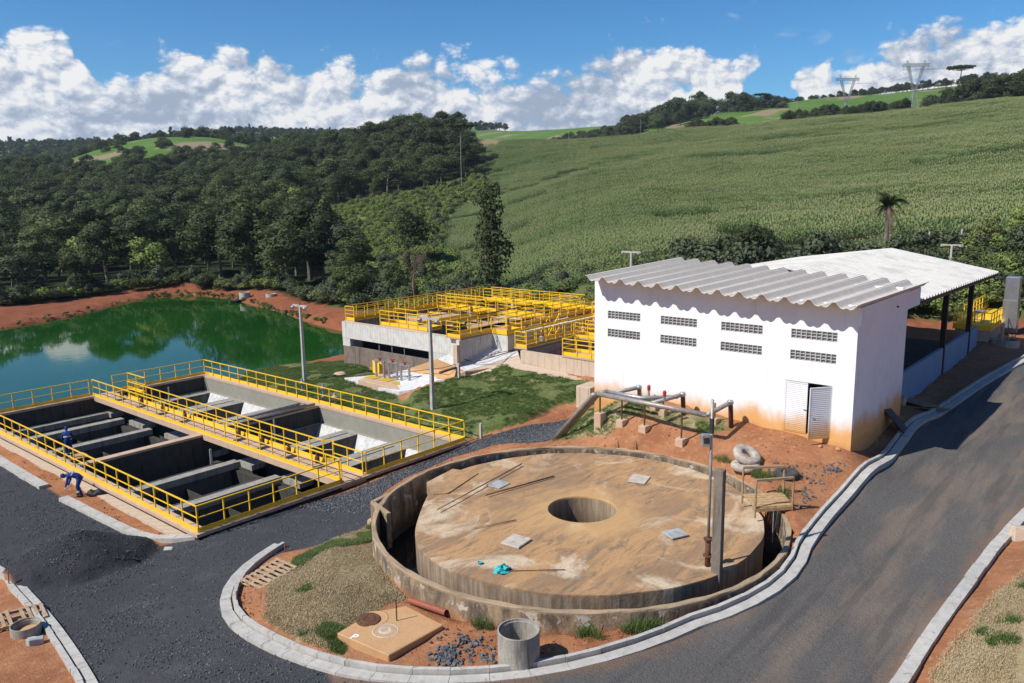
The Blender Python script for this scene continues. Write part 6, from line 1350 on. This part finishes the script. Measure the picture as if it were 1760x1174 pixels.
# palm
def palm():
    p = pd(1522, 74); r = empty('palm', (p[0], p[1], hz(p[0], p[1])), 0, 'ragged palm standing at the foot of the crops above the shed roof', 'palm'); H = 4.6
    MB().tube([(0, 0, -.4), (.1, 0, H * .5), (0, 0, H)], .2, 8, radii=[.26, .18, .2]).build('trunk', M['bark'], r)
    rr = random.Random(3)
    for k in range(24):
        a = k * 2.4; dead = k % 6 == 0; up = -.4 if dead else rr.uniform(.35, 1.7); mb = MB(); L = rr.uniform(1.7, 2.3); pts = []
        for i in range(7): t = i / 6; pts.append(Vector((math.cos(a) * L * t * .8, math.sin(a) * L * t * .8, H + up * L * t - 1.1 * L * t * t * .9)))
        for i in range(6):
            q = pts[i]; d = (pts[i + 1] - q); sd_ = d.cross(Vector((0, 0, 1))).normalized()
            for j in range(4):
                c = q + d * j / 4
                for s in (-1, 1):
                    e = c + (sd_ * s * .42 + d.normalized() * .3) * (1.1 - i * .1) - Vector((0, 0, .22)); w = d.normalized() * .05; mb.add([c - w, c + w, e], [(0, 1, 2)])
        mb.build('frond', M['twig' if dead else 'leaf'], r)
palm()

def shrubs():
    a = tree_meshes(91, 2.2, 2.6, 'shrub', 420, .26, 'leaf_bright')[0]; b = tree_meshes(92, 2.0, 2.6, 'shrub', 420, .26, 'leaf')[0]; c = tree_meshes(93, 3.0, 3.2, 'shrub', 480, .30, 'leaf_grey')[0]
    tp = {k: template('template_shrub_' + k, m) for k, m in (('a', a), ('b', b), ('c', c))}; D = {k: ([], [], []) for k in tp}
    def put(k, x, y, s): q = D[k]; q[0].append((x, y, hz(x, y))); q[1].append((s, s, s * rng.uniform(.7, 1.2))); q[2].append((0, 0, rng.uniform(0, 6.28)))
    P = np.array(W['shrub']); lo, hi = P[:, :2].min(0), P[:, :2].max(0); x = rng.uniform(lo[0], hi[0], 9000); y = rng.uniform(lo[1], hi[1], 9000); ok = sdf(W['shrub'], x, y) > 0
    for X_, Y_ in list(zip(x[ok], y[ok]))[:2000]: put(rng.choice(['a', 'b', 'c'], p=[.86, .10, .04]), X_, Y_, rng.uniform(.4, 1.1))
    for i in range(520):     # scrub belt between the yard and the crops
        px = rng.uniform(1020, 1850); d = rng.uniform(64, 78) - (px - 1020) * .006; p = pd(px, d)
        dense = 1.0 if px > 1180 else .35
        if rng.random() < dense: put(rng.choice(['a', 'b', 'c'], p=[.42, .33, .25]), p[0], p[1], rng.uniform(.4, .95))
    for i in range(150): px = rng.uniform(1150, 1420); d = rng.uniform(66, 73); p = pd(px, d); put(rng.choice(['b', 'c', 'a'], p=[.6, .3, .1]), p[0], p[1], rng.uniform(.8, 1.35))
    for i in range(420):     # pond edge
        px = rng.uniform(0, 600); t = rng.random(); q = [(0, 566), (130, 543), (200, 525), (260, 512), (320, 507), (400, 514), (450, 528), (500, 543), (598, 572)]; py = np.interp(px, [a_[0] for a_ in q], [a_[1] for a_ in q]) - rng.uniform(0, 2)
        p = un(px, py, -1.55)
        if 250 < px < 560 or rng.random() < .2: put(rng.choice(['a', 'b']), p[0], p[1], rng.uniform(.08, .30))
    for i in range(260): px = rng.uniform(1575, 1830); d = np.interp(px, [1575, 1830], [349, 334]) + rng.uniform(-6, 4); p = pd(px, d); put(rng.choice(['b', 'c']), p[0], p[1], rng.uniform(.9, 2.0))
    for i in range(420):     # forest skirt
        px = rng.uniform(-60, 850); d = np.interp(px, [0, 200, 320, 450, 600, 700, 830], [106, 122, 127, 119, 95, 88, 84]) + rng.uniform(-1.5, 3); p = pd(px, d); put(rng.choice(['b', 'c', 'a'], p=[.6, .25, .15]), p[0], p[1], rng.uniform(.45, 1.1))
    for i in range(160): px = rng.uniform(620, 850); d = np.interp(px, [620, 850], [122, 84]) + rng.uniform(-14, 8); p = pd(px, max(d, 83)); put(rng.choice(['a', 'b', 'c']), p[0], p[1], rng.uniform(.4, .9))
    for i in range(90): px = rng.uniform(845, 1020); d = rng.uniform(76, 84); p = pd(px, d); put(rng.choice(['a', 'b', 'c']), p[0], p[1], rng.uniform(.3, .7))
    for k, (P_, S, R) in D.items(): scatter('shrubs', P_, S, R, [tp[k]])
shrubs()

def corn():
    def patch(seed, tassel=.5, wide=5.0):
        rs = np.random.default_rng(seed); mb = MB(); ms = []
        for r_i in range(6):
            for k in range(15):
                x = -wide / 2 + (k + .5) * wide / 15 + rs.normal() * .05; y = -wide / 2 + (r_i + .5) * wide / 6 + rs.normal() * .05; h = rs.uniform(1.6, 2.15); a0 = rs.random() * 3.14
                for j in range(5):
                    a = a0 + j * 3.14 + rs.normal() * .4; z0 = h * (.3 + .16 * j); L = rs.uniform(.45, .75); w = .055
                    p = Vector((x, y, z0)); q = p + Vector((math.cos(a) * L * .5, math.sin(a) * L * .5, .28)); e = p + Vector((math.cos(a) * L, math.sin(a) * L, .02)); n = Vector((-math.sin(a) * w, math.cos(a) * w, 0))
                    mb.add([p - n, p + n, q + n, q - n, e], [(0, 1, 2, 3), (3, 2, 4)]); ms += [0, 0]
                if rs.random() < tassel:
                    for a in (a0, a0 + 1.57): n = Vector((math.cos(a) * .07, math.sin(a) * .07, 0)); mb.add([(x, y, h * .93), Vector((x, y, h + .32)) - n, Vector((x, y, h + .32)) + n], [(0, 1, 2)]); ms.append(1)
        me = mb.mesh('corn_patch', [M['leaf_corn'], M['tassel']]); me.polygons.foreach_set('material_index', np.array(ms, np.int32)); return me
    tp = [template('template_corn_%d' % k, patch(50 + k)) for k in range(4)]
    # rows follow the hill's contours: a gentle curve across the slope
    g = 4.9; u, v = np.meshgrid(np.arange(0, 470, g), np.arange(-330, 330, g), indexing='ij'); u = u.ravel(); v = v.ravel(); ca, sa = math.cos(FAZ - .10), math.sin(FAZ - .10)
    x = u * ca - v * sa; y = u * sa + v * ca; px, cd = colof(x, y); s = sdf(W['field'], x, y); st_ = sdf(W['stubble'], x, y); ok = (s > 1.5) & (st_ < 1 + 4 * vnoise(x, y, 20, 3)) & (px > 700) & (px < 1860) & (cd < 430)
    gap = (np.abs(px - 1272) < 16) & (cd > 84) & (cd < 104); ok &= ~gap
    lane = np.abs(((u + 14 * np.sin(v / 38) + 6 * np.sin(v / 17)) % 47) - 23) < 2.6; ok &= ~(lane & (rng.random(len(u)) < .92))
    x, y, u, v, cd, s = x[ok], y[ok], u[ok], v[ok], cd[ok], s[ok]; z = height(x, y) + 0
    R0_ = np.hypot(x, y); z = z + np.where(R0_ > 60, np.clip((R0_ - 60) / 60, 0, 1) * (1.2 * vnoise(x, y, 23, 4) + .5 * vnoise(x, y, 9, 5)), 0) + 1.5 * vnoise(x + y * .5, y, 30, 8)
    hs = .85 + .55 * vnoise(x * .8 + y * .4, y, 28, 11) + .45 * vnoise(x, y, 9, 12); hs *= np.clip(s / 12, .45, 1); hs = np.clip(hs, .35, 1.3)
    z = z - .1; ang = FAZ - .10 + math.pi / 2 + .25 * np.sin(v / 60 + u / 90)
    P = np.stack([x, y, z], 1); S = np.stack([np.ones(len(x)), np.ones(len(x)), hs], 1); Rr = np.stack([np.zeros(len(x)), np.zeros(len(x)), ang], 1)
    # tilt each patch with the slope
    e = 2.0; gx_ = (height(x + e, y) - height(x - e, y)) / (2 * e); gy_ = (height(x, y + e) - height(x, y - e)) / (2 * e)
    lx = gx_ * np.cos(ang) + gy_ * np.sin(ang); ly = -gx_ * np.sin(ang) + gy_ * np.cos(ang); Rr[:, 0] = np.arctan(ly); Rr[:, 1] = -np.arctan(lx)
    k = rng.integers(0, 4, len(x))
    for j in range(4): scatter('corn_field', P[k == j], S[k == j], Rr[k == j], [tp[j]])
corn()

def blades(name, seed, n, h, spread, m):
    rs = np.random.default_rng(seed); mb = MB()
    for k in range(n):
        a = rs.random() * 6.28; r = spread * math.sqrt(rs.random()); x, y = r * math.cos(a), r * math.sin(a); b = rs.random() * 6.28; L = h * rs.uniform(.5, 1.1); ln = rs.uniform(.2, .9) * L; w = .006
        n_ = Vector((-math.sin(b), math.cos(b), 0)) * w; p = Vector((x, y, -.01)); q = p + Vector((math.cos(b) * ln * .4, math.sin(b) * ln * .4, L * .7)); e = p + Vector((math.cos(b) * ln, math.sin(b) * ln, L))
        mb.add([p - n_, p + n_, q + n_ * .8, q - n_ * .8, e], [(0, 1, 2, 3), (3, 2, 4)])
    return template('template_' + name, mb.mesh(name, M[m]))
def in_zone(key, n, margin=.1, clip=None):
    P = np.array(W[key])[:, :2]; lo, hi = P.min(0), P.max(0); x = rng.uniform(lo[0], hi[0], n); y = rng.uniform(lo[1], hi[1], n); px, cd = colof(x, y)
    ok = (sdf(W[key], x, y) > margin) & (np.abs(px - 880) < 950) & (cd < 75) & (cd > 10)
    rt = np.hypot(x - CT[0], y - CT[1]) > RO + .1; inb = (x > TK[0] - .5) & (x < TK[1] + .2) & (y > TK[2] - .3) & (y < TK[3] + .2)
    ok &= rt & ~inb; return x[ok], y[ok]
def gz(x, y, paved):
    z = height(x, y); amp = .035 if paved else .13
    return z + amp * (vnoise(x, y, 1.7, 1) + .7 * vnoise(x, y, .7, 2) + .5 * vnoise(x, y, .35, 3))
def cover(name, x, y, z, tp, s0, s1):
    n = len(x); s = rng.uniform(s0, s1, n); scatter(name, np.stack([x, y, z], 1), np.stack([s, s, s], 1), np.stack([np.zeros(n), np.zeros(n), rng.uniform(0, 6.28, n)], 1), [tp])
def groundcover():
    tg = blades('green_tuft', 1, 26, .11, .14, 'grass'); ts = blades('straw_tuft', 2, 30, .045, .20, 'straw')
    x, y = in_zone('lawn', 26000); m = vnoise(x, y, 1.6, 21) + .5 * vnoise(x, y, .6, 22); ap = sdf(APRON, x, y) < -.1; g = (m > -.18) & ap; cover('grass', x[g], y[g], gz(x, y, 0)[g], tg, .5, 1.1)
    g = (m < -.05) & ap; cover('dry_grass', x[g][::2], y[g][::2], gz(x, y, 0)[g][::2], ts, .4, .9)
    for key, n in (('dry', 30000), ('bankdry', 52000), ('strip', 6000)):
        x, y = in_zone(key, n, .05); m = vnoise(x, y, 1.3, 31) + .5 * vnoise(x, y, .5, 32); z = gz(x, y, 0); t = {'dry': .22, 'bankdry': .42, 'strip': .05}[key]
        g = m > t; cover('grass', x[g], y[g], z[g], tg, .5, 1.1); g = m <= t; cover('dry_grass', x[g], y[g], z[g], ts, .5, 1.2)
    # weeds at the foot of the round tank and along its back rim
    wx, wy = [], []
    for px, py, sp, n in ((1100, 1082, 22, 120), (1010, 1092, 12, 30), (832, 1075, 10, 40), (740, 1020, 14, 40), (1300, 822, 14, 80), (1345, 848, 6, 20), (1240, 800, 14, 60)):
        for _ in range(n): q = ground(px + rng.normal() * sp, py + rng.normal() * 5); wx.append(q[0]); wy.append(q[1])
    wx, wy = np.array(wx), np.array(wy); k = np.hypot(wx - CT[0], wy - CT[1]) > RO + .08; tw = blades('weed', 5, 22, .30, .12, 'grass'); cover('weeds', wx[k], wy[k], gz(wx, wy, 0)[k], tw, .5, 1.1)
    # crushed stone
    def stone(seed):
        rs = np.random.default_rng(seed); v = [(math.cos(a) * .5, math.sin(a) * .5, z) for z, off in ((-.3, 0), (.18, .5)) for a in [(k + off) * 2.094 for k in range(3)]]
        v = [tuple(np.array(p) * rs.uniform(.7, 1.25, 3)) for p in v]; mb = MB().add(v, [(0, 2, 1), (3, 4, 5), (0, 1, 3), (1, 4, 3), (1, 2, 4), (2, 5, 4), (2, 0, 5), (0, 3, 5)]); return mb
    M['stone'] = material('crushed_basalt', (.15, .155, .165), (.065, .068, .074), 7, .85); M['earth_clod'] = material('earth_clod', (.34, .12, .045), (.22, .075, .03), 5, .95)
    st = [template('template_stone_%d' % k, stone(k).mesh('stone', M['stone'])) for k in range(3)]; cl = template('template_clod', stone(9).mesh('clod', M['earth_clod']))
    x, y = in_zone('gravel', 330000, .0); d = np.hypot(x - 26, y - 27); m = vnoise(x, y, 2.4, 41) + .6 * vnoise(x, y, .9, 42)
    path = (sdf(W['gravel'], x, y) > 0) & ((y < 29.2) & (x > 19) | (vnoise(x, y, 3.5, 43) > .12)); pr = np.where(path & (x > 19) & (y < 29.2), .9, np.where(m > .1, .55, .10)); g = rng.random(len(x)) < pr
    x, y = x[g], y[g]; z = gz(x, y, 1); k = rng.integers(0, 3, len(x)); big = np.where((x > 19) & (y < 29.2), 1.0, .72)
    for j in range(3):
        q = k == j; n = q.sum(); s = rng.uniform(.045, .12, n) * big[q]; scatter('gravel', np.stack([x[q], y[q], z[q] + .01], 1), np.stack([s, s * .8, s * .7], 1), rng.uniform(0, 6.28, (n, 3)), [st[j]])
    wx, wy = [], []
    for px, py, sx, sy, n in ((770, 1130, 16, 9, 130), (835, 1128, 9, 6, 30), (800, 1110, 30, 12, 40), (1450, 805, 22, 7, 110), (1400, 850, 14, 20, 60), (1350, 812, 18, 7, 60), (1330, 880, 30, 20, 0), (1310, 1010, 40, 18, 0)):
        for _ in range(n): q = ground(px + rng.normal() * sx, py + rng.normal() * sy); wx.append(q[0]); wy.append(q[1])
    wx, wy = np.array(wx), np.array(wy); q = (np.hypot(wx - CT[0], wy - CT[1]) > RO + .1) & (sdf(W['road'], wx, wy) < -.4); wx, wy = wx[q], wy[q]; n = len(wx); s = rng.uniform(.06, .15, n); scatter('loose_stones', np.stack([wx, wy, gz(wx, wy, 0) + .02], 1), np.stack([s, s, s * .8], 1), rng.uniform(0, 6.28, (n, 3)), [st[0]])
    x = rng.uniform(10, 46, 60000); y = rng.uniform(4, 46, 60000); inn = np.zeros(len(x), bool)
    for kz in ('gravel', 'road', 'lawn', 'dry', 'bankdry', 'strip', 'pond'): inn |= sdf(W[kz], x, y) > -.15
    bl = (x > XF - .2) & (x < 60) & (y > YR - .2) & (y < YL + .2); q = ~inn & ~bl & (np.hypot(x - CT[0], y - CT[1]) > RO + .1) & ~((x > TK[0] - .5) & (x < TK[1] + .3) & (y > TK[2] - .3)) & (sdf(APRON, x, y) < 0)
    q &= (vnoise(x, y, 1.2, 51) > -.1); x, y = x[q], y[q]; n = len(x); s = rng.uniform(.02, .10, n) ** 1.0 * rng.uniform(.4, 1, n); scatter('earth_clods', np.stack([x, y, gz(x, y, 0)], 1), np.stack([s, s, s * .7], 1), rng.uniform(0, 6.28, (n, 3)), [cl])
groundcover()

# ------------------------------------------------------------------ pylons on the skyline, poles
M['pylon'] = material('pylon_steel', (.30, .31, .32), (.26, .27, .28), 1, .6, .3)
def pylon(px, d, ptop, label):
    p = pd(px, d); zb = hz(p[0], p[1]); t = ray(px, ptop); h = CAMH + t[2] * (p[0] / t[0]) - zb; r = empty('transmission_tower', (p[0], p[1], zb), FAZ + math.pi / 2, label, 'transmission tower', 'transmission towers on the skyline'); k = h / 34
    def lat(a, b, nm, nseg, w):
        mb = MB(); pa, pb = a, b
        for q in range(4): mb.bar(pa[q], pb[q], w)
        for i in range(nseg):
            t0, t1 = i / nseg, (i + 1) / nseg
            for q in range(4):
                n_ = (q + 1) % 4; A0 = Vector(pa[q]).lerp(Vector(pb[q]), t0); B1 = Vector(pa[n_]).lerp(Vector(pb[n_]), t1); B0 = Vector(pa[n_]).lerp(Vector(pb[n_]), t0); A1 = Vector(pa[q]).lerp(Vector(pb[q]), t1); mb.bar(A0, B1, w * .6); mb.bar(B0, A1, w * .6); mb.bar(A1, B1, w * .6)
        mb.build(nm, M['pylon'], r)
    sq = lambda c, s, z, sy=None: [(c - s, -(sy or s), z), (c + s, -(sy or s), z), (c + s, (sy or s), z), (c - s, (sy or s), z)]
    w = .20 * k
    lat(sq(0, 4 * k, 0), sq(0, 1.0 * k, 18 * k), 'body', 5, w); lat(sq(-.5 * k, .5 * k, 18 * k, 1.0 * k), sq(-5.5 * k, .8 * k, 31 * k), 'left_arm', 5, w * .8); lat(sq(.5 * k, .5 * k, 18 * k, 1.0 * k), sq(5.5 * k, .8 * k, 31 * k), 'right_arm', 5, w * .8)
    lat([(-10 * k, -.5 * k, 31 * k), (-10 * k, .5 * k, 31 * k), (-10 * k, .5 * k, 32.2 * k), (-10 * k, -.5 * k, 32.2 * k)], [(10 * k, -.5 * k, 31 * k), (10 * k, .5 * k, 31 * k), (10 * k, .5 * k, 32.2 * k), (10 * k, -.5 * k, 32.2 * k)], 'cross_beam', 10, w * .8)
    for x in (-6, 6): lat(sq(x * k, .8 * k, 32.2 * k), sq(x * k * 1.1, .1 * k, 34 * k), 'peak', 1, w * .6)
    for x in (-9, 0, 9): MB().bar((x * k, 0, 31 * k), (x * k, 0, 28.5 * k), w * .7).build('insulator', M['pylon'], r)
    r.scale = (.72, .72, 1); return p, zb, h
a = pylon(1441, 470, 131, 'steel transmission tower at the left, standing in front of the puffy cloud')
b = pylon(1552, 430, 106, 'steel transmission tower at the right, nearer the flat topped pine')
def wire(A, B, sag, label, r=.035):
    A, B = Vector(A), Vector(B); c = (A + B) / 2; mb = MB(); mb.tube([A.lerp(B, t / 16) - c - Vector((0, 0, sag * 4 * (t / 16) * (1 - t / 16))) for t in range(17)], r, 4); o = mb.build('power_line', M['dark_steel'], label=label, cat='power line', group='thin power lines over the valley'); o.location = c
pA, pB = pd(-250, 170), pd(812, 250)
def utility(px, ptop, pb_, d, label):
    p = pd(px, d); z = hz(p[0], p[1]); t = ray(px, ptop); h = CAMH + t[2] * (p[0] / t[0]) - z; r = MB().tube([(0, 0, -.3), (0, 0, h)], .07, 6).build('utility_pole', M['kerb'], label=label, cat='utility pole', group='thin pale utility poles'); r.location = (p[0], p[1], z); MB().bar((-1, 0, h - .5), (1, 0, h - .5), .1).build('crossarm', M['kerb'], r); return Vector((p[0], p[1], z + h))
u1 = utility(799, 232, 0, 268, 'pale utility pole at the edge of the ridge wood'); u2 = utility(1359, 172, 0, 500, 'pale utility pole on the bright green slope'); u3 = utility(1100, 205, 0, 520, 'pale utility pole beside the small araucaria'); u4 = utility(980, 212, 0, 560, 'pale utility pole on the far field in the middle')
(pa_, za_, ha_), (pb_, zb_, hb_) = a, b
for x_ in (-6.5, 0, 6.5):
    sh = Vector((math.cos(FAZ + math.pi / 2), math.sin(FAZ + math.pi / 2), 0)) * x_ * .9
    A_ = Vector((pa_[0], pa_[1], za_ + ha_ * .86)) + sh; B_ = Vector((pb_[0], pb_[1], zb_ + hb_ * .86)) + sh; wire(A_, B_, 2.5, 'thin high voltage wire between the two transmission towers', .03)
    e_ = pd(1900, 400); wire(B_, Vector((e_[0], e_[1], hz(e_[0], e_[1]) + 30)) + sh, 4, 'thin high voltage wire leaving the right transmission tower towards the right edge', .03)
q = pd(-300, 240); zq = 20
for dz in (0, -1.4): wire((q[0], q[1], zq + dz), u1 + Vector((0, 0, dz - 9)), 3, 'thin power line crossing in front of the forest')
# the cut in the crops with red earth
p = pd(1272, 93); 

# ------------------------------------------------------------------ air
def haze():
    m = bpy.data.materials.new('haze'); m.use_nodes = True; T = NT(m.node_tree); T.n.remove(T.n['Principled BSDF']); out = T.n['Material Output']
    v = T.new('ShaderNodeVolumePrincipled'); v.inputs['Color'].default_value = (.72, .84, 1, 1); v.inputs['Density'].default_value = .00010; v.inputs['Anisotropy'].default_value = .2
    T.l.new(v.outputs[0], out.inputs['Volume']); MB().box(-2950, 2950, -2950, 2950, -8, 190).build('haze', m, kind='stuff')
haze()
